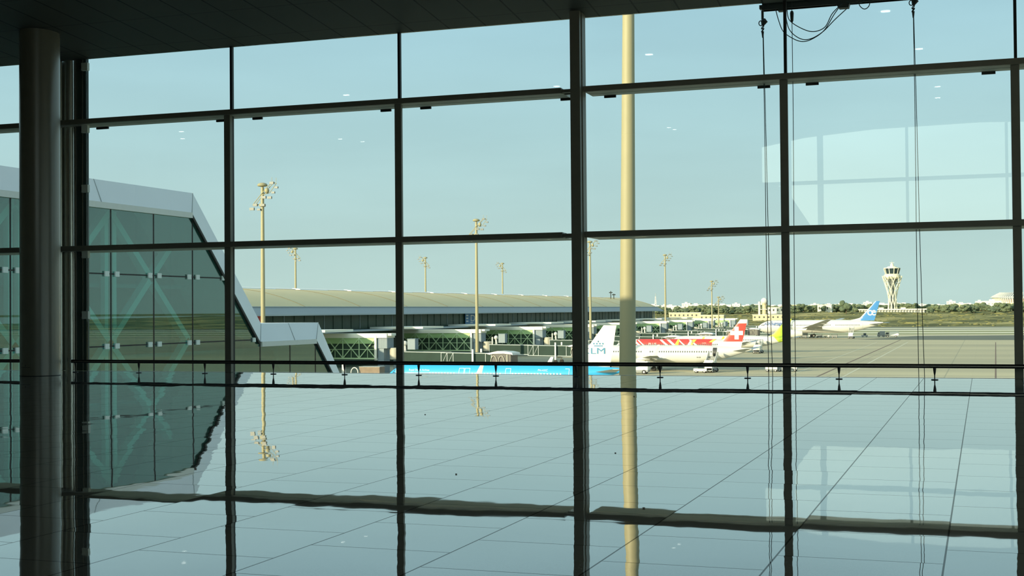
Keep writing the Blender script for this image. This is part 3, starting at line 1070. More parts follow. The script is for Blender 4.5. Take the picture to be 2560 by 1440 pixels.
ZJ = [3.61, 0.0, -3.61, -7.2]
edges = [0.0] + YJ + [54.9]
edges = sorted(set(round(e, 3) for e in edges if 0 <= e <= 54.9))
for a, b_ in zip(edges[:-1], edges[1:]):
    ks = sorted({a, b_} | {p[0] for p in INN if a < p[0] < b_})
    poly = [(a, -12.2), (b_, -12.2)] + [(k, top_at(k)) for k in reversed(ks)]
    MB().prism([(p[0], p[1]) for p in poly], 'X', -0.14, -0.12).build('glass_pane', M['wing_glass'], w)
jn = MB()
for y in edges[1:-1]:
    jn.box(-0.155, -0.105, y - 0.032, y + 0.032, -12.2, top_at(y))
for z in ZJ:
    ye = 54.9
    for (a, b_) in zip(INN[:-1], INN[1:]):
        if a[1] >= z > b_[1]:
            ye = a[0] + (b_[0] - a[0]) * (a[1] - z) / (a[1] - b_[1])
            break
    jn.box(-0.16, -0.10, 0, ye, z - 0.035, z + 0.035)
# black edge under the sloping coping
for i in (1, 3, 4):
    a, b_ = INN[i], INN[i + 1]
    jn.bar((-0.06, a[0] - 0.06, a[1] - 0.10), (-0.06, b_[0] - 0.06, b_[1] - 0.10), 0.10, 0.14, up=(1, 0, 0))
jn.build('glazing_joint', M['black'], w)
for z in ZJ[:3]:
    for y in edges[1:-1]:
        if top_at(y) > z + 0.5:
            for d in (-0.42, 0.42):
                MB().box(-0.105, -0.03, y + d - 0.17, y + d + 0.17, z - 0.13, z + 0.13).build('spider_clamp', M['clamp'], w)
for z, y in ((3.61, 34.3), (0.0, 37.7)):
    MB().box(-0.105, -0.03, y - 0.15, y + 0.15, z - 0.13, z + 0.13).build('spider_clamp', M['clamp'], w)
# braced steel frame behind the glass
bs = MB()
cols_ = [4.4, 11.7, 19.05, 26.4, 33.75]
for y in cols_[:-1]:
    for d in (-0.25, 0.45):
        bs.bar((-2.2, y + d, -12), (-2.2, y + d, 7.0), 0.30, 0.26)
for a, b_ in zip(cols_[:-1], cols_[1:]):
    for z0, z1 in ((7.0, 0.1), (0.1, -6.8)):
        for p, q in (((a, z0), (b_, z1)), ((b_, z0), (a, z1))):
            if top_at(max(0, q[0])) < q[1] - 0.2 or top_at(max(0, p[0])) < p[1] - 0.2:
                # shorten to stay under the slope
                t0, t1 = Vector((0, *p)), Vector((0, *q))
                keep = [t for t in [k / 20 for k in range(21)] if top_at((t0 + (t1 - t0) * t).y) > (t0 + (t1 - t0) * t).z + 0.3]
                if len(keep) < 3:
                    continue
                p2, q2 = t0 + (t1 - t0) * keep[0], t0 + (t1 - t0) * keep[-1]
                p, q = (p2.y, p2.z), (q2.y, q2.z)
            bs.bar((-2.2, *p), (-2.2, *q), 0.42, 0.36)
bs.build('steel_brace', M['brace'], w)
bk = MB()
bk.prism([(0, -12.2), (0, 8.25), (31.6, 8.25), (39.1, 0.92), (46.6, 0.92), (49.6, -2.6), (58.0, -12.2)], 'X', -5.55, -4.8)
bk.box(-5.5, -0.9, 0.0, 0.3, -12.2, 8.1)  # unseen end cap, added like the raised wall top to shut out sun
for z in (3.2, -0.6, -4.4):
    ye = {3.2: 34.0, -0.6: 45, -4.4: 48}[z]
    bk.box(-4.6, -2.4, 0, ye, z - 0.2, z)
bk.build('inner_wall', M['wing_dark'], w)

# ------------------------------------------------------------------ pier terminal
t_ = thing('pier_terminal', 'long pier terminal with a curved cream roof and dark green window band', 'building', (-178, 150, AP))
Y0, Y1 = 0, 498
XE = 30.0


def arch(x):
    # roof height above apron across half the pier
    a = min(1.0, abs(x) / 27.0)
    return 15.1 + 4.9 * (1 - a ** 2.4)


b = MB()
NXA, NYA = 24, 40
vs, fs = [], []
for j in range(NYA + 1):
    for i in range(NXA + 1):
        x = -27 + 54 * i / NXA
        # the far end of the roof is rounded off
        yy = Y0 + (Y1 - Y0) * j / NYA
        vs.append((x, yy, arch(x)))
for j in range(NYA):
    for i in range(NXA):
        a = j * (NXA + 1) + i
        fs.append((a, a + 1, a + NXA + 2, a + NXA + 1))
b.add(vs, fs)
b.build('roof', M['cream_roof'], t_, smooth=True)
b = MB()
for j in range(0, 17):
    yy = 14 + j * 30
    pts = [(27 * k / 12, yy, arch(27 * k / 12) + 0.03) for k in range(0, 13)]
    b.tube(pts, 0.07, 4)
b.build('roof_seam', mat('seam_dark', (0.20, 0.17, 0.10), 0.8), t_)
b = MB()
for s in (1, -1):
    b.prism([(s * 27, 15.1), (s * 27.3, 14.9), (s * 30.0, 13.4), (s * 30.0, 13.1), (s * 27, 14.2)], 'Y', Y0, Y1)
b.build('eave_fascia', M['fascia'], t_)
b = MB()
for s in (1, -1):
    b.box(s * 30.0 - 0.08, s * 30.0 + 0.08, Y0, Y1, 13.1, 13.42)
    b.box(s * 26.9, s * 27.2, Y0, Y1, 15.05, 15.25)
b.build('eave_edge', M['grey_slab'], t_)
for k in range(15):
    yy = 20 + k * 31.5
    MB().prism([(-2.4, 19.85), (2.4, 19.85), (1.9, 20.25), (0, 20.5), (-1.9, 20.25)], 'Y', yy, yy + 29).build('skylight', mat('skylight_white', (0.92, 0.9, 0.82), 0.5), t_)
b = MB()
b.box(-26, 26, 0.5, Y1 - 6, 0, 13.6)
b.build('glass_facade', M['dark_glass'], t_)
b = MB()
for k in range(100):
    yy = 5 + k * 5.0
    if yy < Y1 - 8:
        b.box(26.0, 26.12, yy, yy + 0.14, 9.6, 13.6, 0 if k % 4 else 1)
b.box(26.0, 26.1, 2, Y1 - 7, 11.7, 11.8)
b.build('facade_mullion', [M['dark_glass'], M['grey_slab']], t_)
b = MB()
b.box(26, 33.5, 0, Y1 - 4, 9.0, 9.38)
b.build('ledge', M['grey_slab'], t_)
b = MB()
for k in range(9):
    yy = 60 + k * 54.5
    b.box(27, 42, yy, yy + 14, 9.4, 9.9)
b.build('ledge_cover', M['white_slab'], t_)
# deep mid-building end columns
b = MB()
b.box(26.5, 27.0, Y1 - 7, Y1 - 6.4, 0, 13.5)
b.box(26.2, 26.5, Y1 - 30, Y1 - 29.6, 9, 13.5)
b.build('end_post', M['white_slab'], t_)
o = MB().box(-0.05, 0.05, 0, 3.2, 0, 3.6).build('advertising_board', M['swiss_red'], loc=(-151.85, 262.0, AP + 9.7))
tag(o, 'dull red board in the terminal window band', 'board')
sg = thing('gate_sign', 'blue gate sign with a white letter D on the terminal window band', 'sign', (-151.6, 389.0, AP + 9.8))
MB().box(-0.1, 0.1, 0, 11.0, 0, 3.3).build('board', M['sign_blue'], sg)
vs, fs = text_shape('D', 3.2, 0.02)
MB().add([(0.13, 4.0 + v[0] * 1.9, 0.85 + v[1] * 0.9) for v in vs], fs).build('letter', M['white'], sg)
b = MB()
for z in (2.5, 1.6, 0.7):
    b.box(0.11, 0.14, 0.6, 2.4, z, z + 0.4)
b.box(0.11, 0.14, 4.2, 6.4, 0.3, 0.55)
b.build('symbol', M['white'], sg)
# aerials on the roof
for y, hgt, lab in ((462, 3.6, 'tall dark aerial on the terminal roof beside the big pole'), (467.5, 2.4, 'short dark aerial on the terminal roof beside the taller one')):
    o = MB().tube([(0, 0, -0.3), (0, 0, hgt)], 0.18, 6).tube([(-0.8, 0, hgt * 0.8), (0.8, 0, hgt * 0.8)], 0.25, 6).build('roof_aerial', M['machine'], loc=(-165, y + 150, AP + arch(13)))
    tag(o, lab, 'aerial')


# ------------------------------------------------------------------ boarding bridges
def make_bridge():
    r = thing('boarding_bridge', 'boarding bridge', 'boarding bridge')
    # fixed link from the pier: x -22.5 .. -2.4, height 3.2 .. 9
    L0, L1 = -22.6, -2.2
    b = MB()
    b.box(L0, 0.6, -2.2, 2.2, 7.95, 8.95)
    b.box(0.6, 1.6, -1.9, 1.9, 8.45, 8.95)
    b.build('roof', M['white_slab'], r)
    b = MB()
    for s in (-1, 1):
        b.box(L0, L1, s * 1.95 - 0.05, s * 1.95 + 0.05, 6.65, 7.95)
    b.build('green_awning', M['green_glass'], r)
    MB().box(L0, L1, -1.7, 1.7, 3.5, 7.9).build('dark_glazing', M['dark_glass'], r)
    b = MB()
    n = 5
    for s in (-1, 1):
        y = s * 2.1
        for k in range(n + 1):
            x = L0 + (L1 - L0) * k / n
            b.bar((x, y, 3.3), (x, y, 7.95), 0.22, 0.22)
            if k < n:
                x2 = L0 + (L1 - L0) * (k + 1) / n
                b.bar((x, y, 7.9), (x2, y, 3.4), 0.2, 0.2)
                b.bar((x, y, 3.4), (x2, y, 7.9), 0.2, 0.2)
                b.bar(((x + x2) / 2, y * 0.95, 3.4), ((x + x2) / 2, y * 0.95, 5.6), 0.12, 0.12)
        b.bar((L0, y, 5.35), (L1, y, 5.35), 0.10, 0.14)
        b.bar((L0, y, 3.3), (L1, y, 3.3), 0.25, 0.35)
    b.build('truss', M['green_steel'], r)
    b = MB()
    b.box(-2.45, -1.95, -2.3, -1.85, 2.9, 8.5)
    b.box(-2.45, -1.95, 1.85, 2.3, 2.9, 8.5)
    b.box(-2.45, -1.95, -2.3, 2.3, 2.9, 3.3)
    b.build('end_portal', M['white_slab'], r)
    b = MB()
    b.box(-1.9, 0.5, -1.8, 1.8, 5.6, 8.3)
    b.box(-1.9, -0.4, -1.6, 1.6, 0.0, 5.6)
    for k in range(6):
        b.box(-1.75 + 0.4 * k, -1.68 + 0.4 * k, -1.84, -1.78, 5.7, 8.2)
    b.build('stair_tower', M['bridge_grey'], r)
    b = MB()
    b.lathe([(1.25, 3.1), (1.25, 5.55), (1.1, 5.7)], 24, (1.7, 0, 0))
    b.build('rotunda', M['rotunda'], r, smooth=True)
    MB().lathe([(0.45, 0), (0.45, 3.1)], 12, (1.7, 0, 0)).build('support_column', M['bridge_grey'], r, smooth=True)
    a = MB()
    a.box(5.1, 7.0, -1.0, 0.9, 5.3, 7.6)
    a.box(5.0, 7.1, -1.1, 1.0, 7.6, 7.75)
    ac = a.build('air_conditioner', M['bridge_grey'], r, bevel=0.06)
    a = MB()
    a.tube([(3.2, -0.4, 4.9), (3.2, -0.4, 6.9)], 0.22, 8)
    a.ball((4.3, -0.5, 6.7), 0.6, 10, 7)
    a.tube([(4.3, -0.5, 6.2), (4.4, -0.5, 5.0)], 0.3, 8)
    a.build('air_duct', M['white'], ac, smooth=True)
    # telescopic tunnel, swung a little towards the viewer
    tn = MB()
    ang = -0.10
    ca, sa = math.cos(ang), math.sin(ang)

    def T(x, y, z):
        return (1.7 + x * ca - y * sa, x * sa + y * ca, z)

    def tbox(mb, x0, x1, y0, y1, za0, za1, h0, h1, m=0):
        vs = [T(x, y, z) for x, zz in ((x0, (za0, za0 + h0)), (x1, (za1, za1 + h1))) for y in (y0, y1) for z in zz]
        mb.add(vs, [(0, 1, 3, 2), (4, 6, 7, 5), (0, 4, 5, 1), (2, 3, 7, 6), (0, 2, 6, 4), (1, 5, 7, 3)], m)
    tbox(tn, 1.1, 13.5, -1.45, 1.45, 2.4, 2.25, 2.55, 2.55)
    tn_o = tn.build('tunnel_glazing', M['tunnel_glass'], r)
    t2 = MB()
    tbox(t2, 12.5, 25.0, -1.65, 1.65, 2.05, 1.95, 2.75, 2.75)
    t2.build('outer_tunnel', M['tunnel_glass'], r)
    fr = MB()
    for (x0, x1, y, zb, ht) in ((1.1, 13.5, 1.5, 2.35, 2.6), (12.5, 25.0, 1.7, 2.0, 2.8)):
        for s in (-1, 1):
            tbox(fr, x0, x1, s * y - 0.04, s * y + 0.04, zb, zb - 0.12, 0.16, 0.16)
            tbox(fr, x0, x1, s * y - 0.04, s * y + 0.04, zb + ht - 0.16, zb + ht - 0.28, 0.16, 0.16)
            for x in ((x0 + 0.1, x1 - 0.1) if x0 < 5 else (x0 + 0.1, x0 + 1.6, x0 + 3.1, x1 - 1.5, x1 - 0.1)):
                tbox(fr, x - 0.07, x + 0.07, s * y - 0.05, s * y + 0.05, zb, zb, ht - 0.1, ht - 0.1)
            if x0 > 5:
                for xa in (x0 + 0.2, x0 + 1.7):
                    fr.bar(T(xa, s * y, zb + 0.1), T(xa + 1.3, s * y, zb + ht - 0.2), 0.08, 0.08)
    fr.build('tunnel_frame', M['grey_slab'], r)
    lg = MB()
    lg.bar(T(20.6, -2.1, 0.4), T(20.6, -2.1, 5.5), 0.36, 0.36)
    lg.bar(T(20.6, 2.1, 0.4), T(20.6, 2.1, 5.5), 0.36, 0.36)
    lg.bar(T(20.6, -2.3, 1.6), T(20.6, 2.3, 1.6), 0.4, 0.4)
    lo = lg.build('drive_leg', M['white_slab'], r)
    wv = MB()
    for s in (-1, 1):
        c = T(20.6, s * 2.1, 0.5)
        wv.lathe([(0.5, -0.25), (0.5, 0.25)], 14, (c[0], c[1], c[2]), axis='Y')
    wv.build('wheel', M['tyre'], lo)
    cabp = MB()
    tbox(cabp, 25.0, 29.6, -1.8, 1.8, 1.9, 1.9, 2.8, 2.8)
    co = cabp.build('cab', M['engine_dark'], r)
    cn = MB()
    prof = [(23.6, 4.6), (24.5, 4.75), (26.5, 5.15), (28.5, 5.05), (30.0, 4.8), (30.1, 4.3), (29.7, 4.45), (28.0, 4.6), (25.5, 4.55), (24.6, 4.35)]
    k0 = len(prof)
    vs = [T(p[0], -2.0, p[1]) for p in prof] + [T(p[0], 2.0, p[1]) for p in prof]
    cn.add(vs, [tuple(range(k0)), tuple(range(2 * k0 - 1, k0 - 1, -1))] + [(i, (i + 1) % k0, k0 + (i + 1) % k0, k0 + i) for i in range(k0)])
    cn.build('canopy', M['white'], co, smooth=True)
    hp = MB()
    for xx in (25.6, 27.4):
        pts = [T(xx + 0.75 * math.cos(q), -1.95, 2.6 + 1.5 * math.sin(q)) for q in [PI * k / 8 for k in range(9)]]
        hp.tube(pts, 0.09, 6)
    hp.bar(T(28.8, -1.9, 1.9), T(28.8, -1.9, 4.4), 0.2, 0.2)
    hp.build('bellows_hoop', M['rotunda'], co)
    return r


BY = [278, 338, 391, 448, 505, 561, 615, 667, 711]
BL = ['nearest boarding bridge, its green truss link just right of the white sloping coping',
      'boarding bridge second from the sloping coping, behind the blue fuselage',
      'boarding bridge third from the sloping coping, partly behind the heavy dark post',
      'boarding bridge behind the white tail fin with the crown',
      'boarding bridge whose green link comes out right of the big pole',
      'boarding bridge behind the red fuselage, its green truss right of the big pole',
      'boarding bridge behind the red fuselage, next beyond the thin mast',
      'small distant boarding bridge left of the red fin with the cross',
      'farthest boarding bridge, at the end of the white roofs left of the red fin']
b0 = make_bridge()
for k, y in enumerate(BY):
    o = b0 if k == 0 else copy_tree(b0)
    o.location = (-127 if k < 8 else -124, y, AP)
    relabel(o, BL[k], 'boarding bridges along the pier')


# ------------------------------------------------------------------ airliners
def panel(mb, secs, m=0, n=7):
    """lofted wing-like body: secs = list of (LE point, chord, thickness, 'Y' or 'Z' span)"""
    rings = []
    for (p, ch, th, ax) in secs:
        ring = []
        prof = []
        for i in range(n + 1):
            t = i / n
            prof.append((t, th * (1.4845 * math.sqrt(t) - 0.63 * t - 1.758 * t * t + 1.4215 * t ** 3 - 0.5075 * t ** 4)))
        loop = prof + [(t, -h) for t, h in reversed(prof[1:-1])]
        for t, h in loop:
            ring.append((p[0] + t * ch, p[1] + (h if ax == 'Z' else 0), p[2] + (0 if ax == 'Z' else h)))
        rings.append(ring)
    k = len(rings[0])
    vs = [v for r in rings for v in r]
    fs = [(i * k + j, i * k + (j + 1) % k, (i + 1) * k + (j + 1) % k, (i + 1) * k + j) for i in range(len(rings) - 1) for j in range(k)]
    fs += [tuple(range(k)), tuple((len(rings) - 1) * k + j for j in range(k - 1, -1, -1))]
    mb.add(vs, fs, m)


def airliner(loc, label, L, R, zc, skin, mats, fin, win, doors, wing, eng, tail_start, rz=0.0, gear=True, winglet=None):
    r = thing('airliner', label, 'airplane', loc, rz, 'airliners parked at the pier')
    NS, NR = 120, 48
    ln = 0.135 * L

    def rad(s):
        if s < ln:
            u = s / ln
            return R * max(0.0, 1 - (1 - u) ** 2.1) ** 0.62
        if s > tail_start:
            u = (s - tail_start) / (L - tail_start)
            return R * (1 - 0.90 * u ** 1.55)
        return R

    def cz(s):
        if s < ln:
            u = s / ln
            return zc - 0.22 * R * (1 - u) ** 2
        if s > tail_start:
            return zc + (R - rad(s)) * 0.62
        return zc
    b = MB()
    st = [0.02 * ln * (1 + i * 0.9) if i < 4 else None for i in range(4)]
    ss = sorted(set([0.01, 0.08, 0.25, 0.5, 0.9] + [ln * k / 14 for k in range(2, 15)] + [ln + (L - ln) * k / 110 for k in range(111)]))
    vs, fs, ms = [], [], []
    for s in ss:
        for k in range(NR):
            a = 2 * PI * k / NR
            vs.append((s, -rad(s) * math.cos(a), cz(s) + rad(s) * math.sin(a) * 1.03))
    for i in range(len(ss) - 1):
        for k in range(NR):
            f = (i * NR + k, i * NR + (k + 1) % NR, (i + 1) * NR + (k + 1) % NR, (i + 1) * NR + k)
            zz = sum(vs[q][2] for q in f) / 4
            b.add([], [])
            b.f.append(f)
            b.m.append(skin((ss[i] + ss[i + 1]) / 2, zz))
    b.v = vs
    b.f.append(tuple(range(NR - 1, -1, -1)))
    b.m.append(0)
    b.f.append(tuple((len(ss) - 1) * NR + k for k in range(NR)))
    b.m.append(0)
    fu = b.build('fuselage', mats, r, smooth=True)

    def side(s, z, off=0.02):
        q = (z - cz(s)) / (rad(s) * 1.03)
        return -rad(s) * math.sqrt(max(0, 1 - q * q)) - off
    # cabin windows both sides
    b = MB()
    s = win[0]
    while s < win[1]:
        if not any(abs(s - d) < 0.8 for d in doors):
            for sg_ in (1, -1):
                y0, y1 = side(s, win[2]), side(s, win[2] + win[3])
                hw = win[4] / 2
                b.quad((s - hw, sg_ * y0, win[2]), (s + hw, sg_ * y0, win[2]), (s + hw, sg_ * y1, win[2] + win[3]), (s - hw, sg_ * y1, win[2] + win[3]))
        s += win[5]
    b.build('cabin_windows', win[6], r)
    for d in doors:
        b = MB()
        for (z0, z1, a0, a1) in ((win[2] - 0.9, win[2] + 1.0, -0.45, -0.38), (win[2] - 0.9, win[2] + 1.0, 0.38, 0.45), (win[2] + 0.93, win[2] + 1.0, -0.45, 0.45), (win[2] - 0.9, win[2] - 0.83, -0.45, 0.45)):
            n = 5
            for i in range(n):
                za, zb = z0 + (z1 - z0) * i / n, z0 + (z1 - z0) * (i + 1) / n
                b.quad((d + a0, side(d, za), za), (d + a1, side(d, za), za), (d + a1, side(d, zb), zb), (d + a0, side(d, zb), zb))
        b.build('door', M['pale_line'] if win[6] is M['pale_line'] else M['grey_wing'], r)
    b = MB()
    zz = cz(ln * 0.33) + 0.42 * rad(ln * 0.33)
    for a0, a1 in ((0.24, 0.33), (0.34, 0.43)):
        for sg_ in (1, -1):
            b.quad(*[(ln * q, sg_ * side(ln * q, z_, 0.03), z_) for q, z_ in ((a0, zz - 0.05), (a1, zz - 0.02), (a1, zz + 0.5), (a0 + 0.05, zz + 0.4))])
    b.build('cockpit_window', M['engine_dark'], r)
    # wings
    xr, cr_, xt, ct, hs, zt = wing
    for sg_ in (-1, 1):
        b = MB()
        zr = zc - R * 0.55
        kink = 0.36
        panel(b, [((xr, 0, zr), cr_, 0.06 * cr_, 'Y'), ((xr + (xt - xr) * kink, sg_ * hs * kink, zr + (zt - zr) * kink), cr_ * 0.56, 0.055 * cr_ * 0.56, 'Y'),
                  ((xt, sg_ * hs, zt), ct, 0.05 * ct, 'Y')])
        wo = b.build('wing', M['grey_wing'], r, smooth=True)
        fb_ = MB()
        for q in (0.2, 0.45, 0.66):
            ch = cr_ * (1 - q) * 0.62 + ct
            px, py, pz = xr + (xt - xr) * q + ch * 0.75, sg_ * hs * q, zr + (zt - zr) * q - 0.12
            fb_.tube([(px - ch * 0.35, py, pz - 0.05), (px, py, pz - 0.3), (px + ch * 0.45, py, pz - 0.1)], [0.05, 0.22, 0.03], 8)
        fb_.build('flap_fairing', M['grey_wing'], wo, smooth=True)
        if winglet:
            b = MB()
            wh, wm = winglet
            panel(b, [((xt + ct * 0.1, sg_ * hs, zt), ct * 0.85, 0.10, 'Z'), ((xt + ct * 0.1 + wh * 0.62, sg_ * (hs + 0.35), zt + wh), ct * 0.34, 0.05, 'Z')])
            b.build('winglet', wm, wo, smooth=True)
    # tailplane
    fx0, fch, fz0, fx1, ftch, fz1 = fin[:6]
    for sg_ in (-1, 1):
        b = MB()
        hx = fx0 + fch * 0.55
        panel(b, [((hx, sg_ * 0.3, cz(hx) + 0.15), fch * 0.62, 0.22, 'Y'), ((hx + hs * 0.27, sg_ * hs * 0.36, cz(hx) + 0.9), fch * 0.26, 0.08, 'Y')])
        b.build('tailplane', M['grey_wing'], r, smooth=True)
    # fin, with a bent foot on the leading edge
    b = MB()
    fsk, fmats, fmats_fn = fin[6], fin[7], fin[8]
    N = 28
    secs = []
    for i in range(N + 1):
        t = i / N
        le = fx0 + (fx1 - fx0) * t
        ch = fch + (ftch - fch) * t
        if t < 0.16:
            ext = fsk * (1 - t / 0.16) ** 1.6
            le -= ext
            ch += ext
        secs.append(((le, 0, fz0 + (fz1 - fz0) * t), ch, 0.045 * (fch + ftch) / 2, 'Z'))
    panel(b, secs, n=9)
    for i, f in enumerate(b.f):
        c = [sum(b.v[q][k] for q in f) / len(f) for k in range(3)]
        t = (c[2] - fz0) / (fz1 - fz0)
        le = fx0 + (fx1 - fx0) * t
        ch = fch + (ftch - fch) * t
        b.m[i] = fmats_fn(t, (c[0] - le) / ch)
    fo = b.build('tail_fin', fmats, r, smooth=True)
    # engines and gear
    ex, ey, er, el = eng
    for sg_ in (-1, 1):
        b = MB()
        ez = zc - R * 0.55 - er * 0.75
        b.lathe([(er * 0.80, 0.02), (er * 0.95, 0.0), (er, el * 0.2), (er * 0.98, el * 0.55), (er * 0.62, el)], 28, (ex, sg_ * ey, ez), axis='X')
        eo = b.build('engine', mats[0], r, smooth=True)
        MB().lathe([(er * 0.78, -0.02), (er * 0.78, 0.01)], 24, (ex, sg_ * ey, ez), axis='X').build('intake', M['engine_dark'], eo)
        b = MB()
        b.prism([(ex + el * 0.35, ez + er * 0.8), (ex + el * 1.25, ez + er * 0.8), (ex + el * 1.4, ez + er * 1.25), (ex + el * 0.6, ez + er * 1.15)], 'Y', sg_ * ey - 0.15, sg_ * ey + 0.15)
        b.build('pylon', mats[0], eo)
    for (gx, gy) in ((ln * 0.95, 0), (xr + cr_ * 0.62, R * 1.45), (xr + cr_ * 0.62, -R * 1.45)):
        b = MB()
        b.tube([(gx, gy, 0.5), (gx + 0.1, gy, zc - R * 0.6)], 0.14, 8)
        go_ = b.build('landing_gear', M['steel'], r)
        b = MB()
        wr = R * 0.26
        for d in (-0.35, 0.35):
            b.lathe([(wr * 0.6, -0.17), (wr, -0.12), (wr, 0.12), (wr * 0.6, 0.17)], 18, (gx, gy + d, wr), axis='Y')
        b.build('wheel', M['tyre'], go_, smooth=True)
    return r, side, fo


def side_text(r, side, s, x, z, size, m, name='lettering', sx=1.0, bold=0.0, shear=0.0):
    vs, fs = text_shape(s, size, bold)
    MB().add([(x + v[0] * sx + v[1] * shear, side(x + v[0] * sx, z + v[1], 0.03 + 0.05 * size), z + v[1]) for v in vs], fs).build(name, m, r)


def fin_text(r, s, x, z, size, m, y=-0.42, sx=1.0, bold=0.0, name='lettering'):
    vs, fs = text_shape(s, size, bold)
    MB().add([(x + v[0] * sx, y, z + v[1]) for v in vs], fs).build(name, m, r)


# blue-topped airliner nearest the hall: nose at x=-93.8
def klm_skin(s, z):
    return 1 if z > 2.75 else (2 if z > 2.45 else 0)


KL, kside, kfin = airliner((-93.8, 205, AP), 'white airliner with sky blue upper fuselage and a crown on its white fin', 40.9, 1.95, 3.35, klm_skin,
                           [M['white'], M['blue_klm'], M['navy']],
                           (32.4, 5.9, 4.9, 37.3, 2.1, 11.4, 3.2, [M['white_fin']], lambda t, u: 0),
                           (8.4, 34.4, 3.60, 0.26, 0.24, 0.53, M['pale_line']), (2.6, 21.9, 31.6, 13.9, 14.9),
                           (13.9, 7.4, 21.4, 1.5, 16.9, 3.4), (13.0, 4.9, 0.95, 3.6), 27.0, winglet=(2.4, M['white']))
side_text(KL, kside, 'KLM', 1.9, 4.0, 0.5, M['pale_line'], sx=1.25)
side_text(KL, kside, 'Royal Dutch Airlines', 4.6, 4.12, 0.44, M['pale_line'])
side_text(KL, kside, 'PH-AXC', 26.9, 4.18, 0.46, M['pale_line'])
fin_text(KL, 'KLM', 33.75, 6.92, 1.36, M['klm_mark'], y=-0.125, sx=1.5, bold=0.0)
b = MB()
b.box(35.75, 37.15, -0.125, -0.085, 8.10, 8.24)
for q in range(4):
    b.lathe([(0.13, -0.02), (0.13, 0.02)], 12, (35.72 + 0.49 * q, -0.105, 8.52), axis='Y')
b.box(36.40, 36.50, -0.125, -0.085, 8.74, 9.0)
b.box(36.33, 36.57, -0.125, -0.085, 8.83, 8.91)
b.build('crown_logo', M['klm_mark'], KL)


def swiss_fin(t, u):
    return 0 if (t > 0.855 or t < 0.20) else 1


def white_skin(s, z):
    return 0


SW, sside, sfin = airliner((-86.3, 300, AP), 'white airliner with a red fin bearing a white cross', 37.6, 1.98, 3.72, white_skin, [M['white']],
                           (30.2, 5.1, 5.2, 35.2, 1.6, 11.5, 1.8, [M['white_fin'], M['swiss_red']], swiss_fin),
                           (6.5, 29.2, 4.15, 0.33, 0.26, 0.533, M['plane_window']), (4.9, 14.0),
                           (11.6, 7.2, 18.6, 1.5, 16.5, 3.9), (10.8, 5.7, 1.05, 4.0), 25.2, winglet=(2.4, M['white']))
b = MB()
cx, czz, q = 34.35, 8.46, 0.475
for sg_ in (-1, 1):
    y0, y1 = (-0.10, -0.05) if sg_ < 0 else (0.05, 0.10)
    b.prism([(cx - q, czz - 3 * q), (cx + q, czz - 3 * q), (cx + q, czz - q), (cx + 3 * q, czz - q), (cx + 3 * q, czz + q), (cx + q, czz + q),
             (cx + q, czz + 3 * q), (cx - q, czz + 3 * q), (cx - q, czz + q), (cx - 3 * q, czz + q), (cx - 3 * q, czz - q), (cx - q, czz - q)], 'Y', y0, y1)
b.build('cross_emblem', M['white'], SW)
b = MB()
for i in range(7):
    za, zb = 3.25 + 0.28 * i, 3.25 + 0.28 * (i + 1)
    b.quad((29.2, sside(29.5, za, 0.04), za), (30.1, sside(29.5, za, 0.04), za), (30.1, sside(29.5, zb, 0.04), zb), (29.2, sside(29.5, zb, 0.04), zb))
b.build('open_doorway', M['engine_dark'], SW)
side_text(SW, sside, 'HB-IJB', 25.6, 2.95, 0.36, M['plane_window'])


def red_skin(s, z):
    return 1 if 6.5 < s < 27.6 and z > 3.9 else 0


def stripe(r, side, x, w, z0, z1, lean, m, name='stripe'):
    """slanting painted band laid on the near side of a fuselage"""
    b = MB()
    n = 10
    for i in range(n):
        za, zb = z0 + (z1 - z0) * i / n, z0 + (z1 - z0) * (i + 1) / n
        xa, xb = x + lean * (za - z0), x + lean * (zb - z0)
        b.quad((xa, side(xa, za, 0.03), za), (xa + w, side(xa, za, 0.03), za), (xb + w, side(xb, zb, 0.03), zb), (xb, side(xb, zb, 0.03), zb))
    b.build(name, m, r)


RD, rside, rfin = airliner((-96.6, 362, AP), 'airliner with a red fuselage crossed by slanting white bands', 37.6, 1.98, 3.72, red_skin, [M['white'], M['iberian_red']],
                           (30.4, 5.0, 5.4, 35.1, 1.7, 10.7, 1.0, [M['white_fin'], M['iberian_red']], lambda t, u: 0),
                           (6.5, 29.2, 4.15, 0.33, 0.26, 0.533, M['plane_window']), (4.9, 31.2),
                           (12.4, 7.2, 19.8, 1.5, 16.5, 3.6), (11.6, 5.7, 1.05, 4.0), 25.2, winglet=(2.4, M['yellow']))
side_text(RD, rside, 'PLUS', 10.0, 4.05, 1.05, M['white'], sx=1.0, bold=0.0)
side_text(RD, rside, 'vueltas', 24.8, 4.6, 0.42, M['white'])
for x_, w_, ln_ in ((7.2, 0.7, -1.2), (8.5, 0.5, -1.2), (14.9, 0.8, -1.3), (16.9, 0.9, -1.3), (19.8, 0.5, -1.2), (23.0, 0.7, -1.3)):
    stripe(RD, rside, x_, w_, 4.05, 5.72, ln_, M['white'])
stripe(RD, rside, 26.6, 0.9, 4.9, 5.74, 1.2, M['yellow'])
stripe(RD, rside, 21.0, 1.1, 4.05, 5.72, 0.7, M['yellow'])

BT, bside, bfin = airliner((-95.7, 428, AP), 'white airliner with a lime green tail behind the dark mullion', 38.7, 1.85, 3.45, lambda s, z: 1 if s > 33.2 + (5.2 - z) * 0.9 else 0, [M['white'], M['lime']],
                           (32.4, 5.0, 5.0, 37.4, 1.5, 10.6, 1.2, [M['lime']], lambda t, u: 0),
                           (6.5, 30.2, 3.85, 0.33, 0.28, 0.533, M['plane_window']), (4.9, 32.2),
                           (12.6, 6.8, 19.2, 1.5, 17.0, 3.8), (11.8, 5.2, 1.05, 3.8), 26.2, winglet=(1.6, M['lime']))


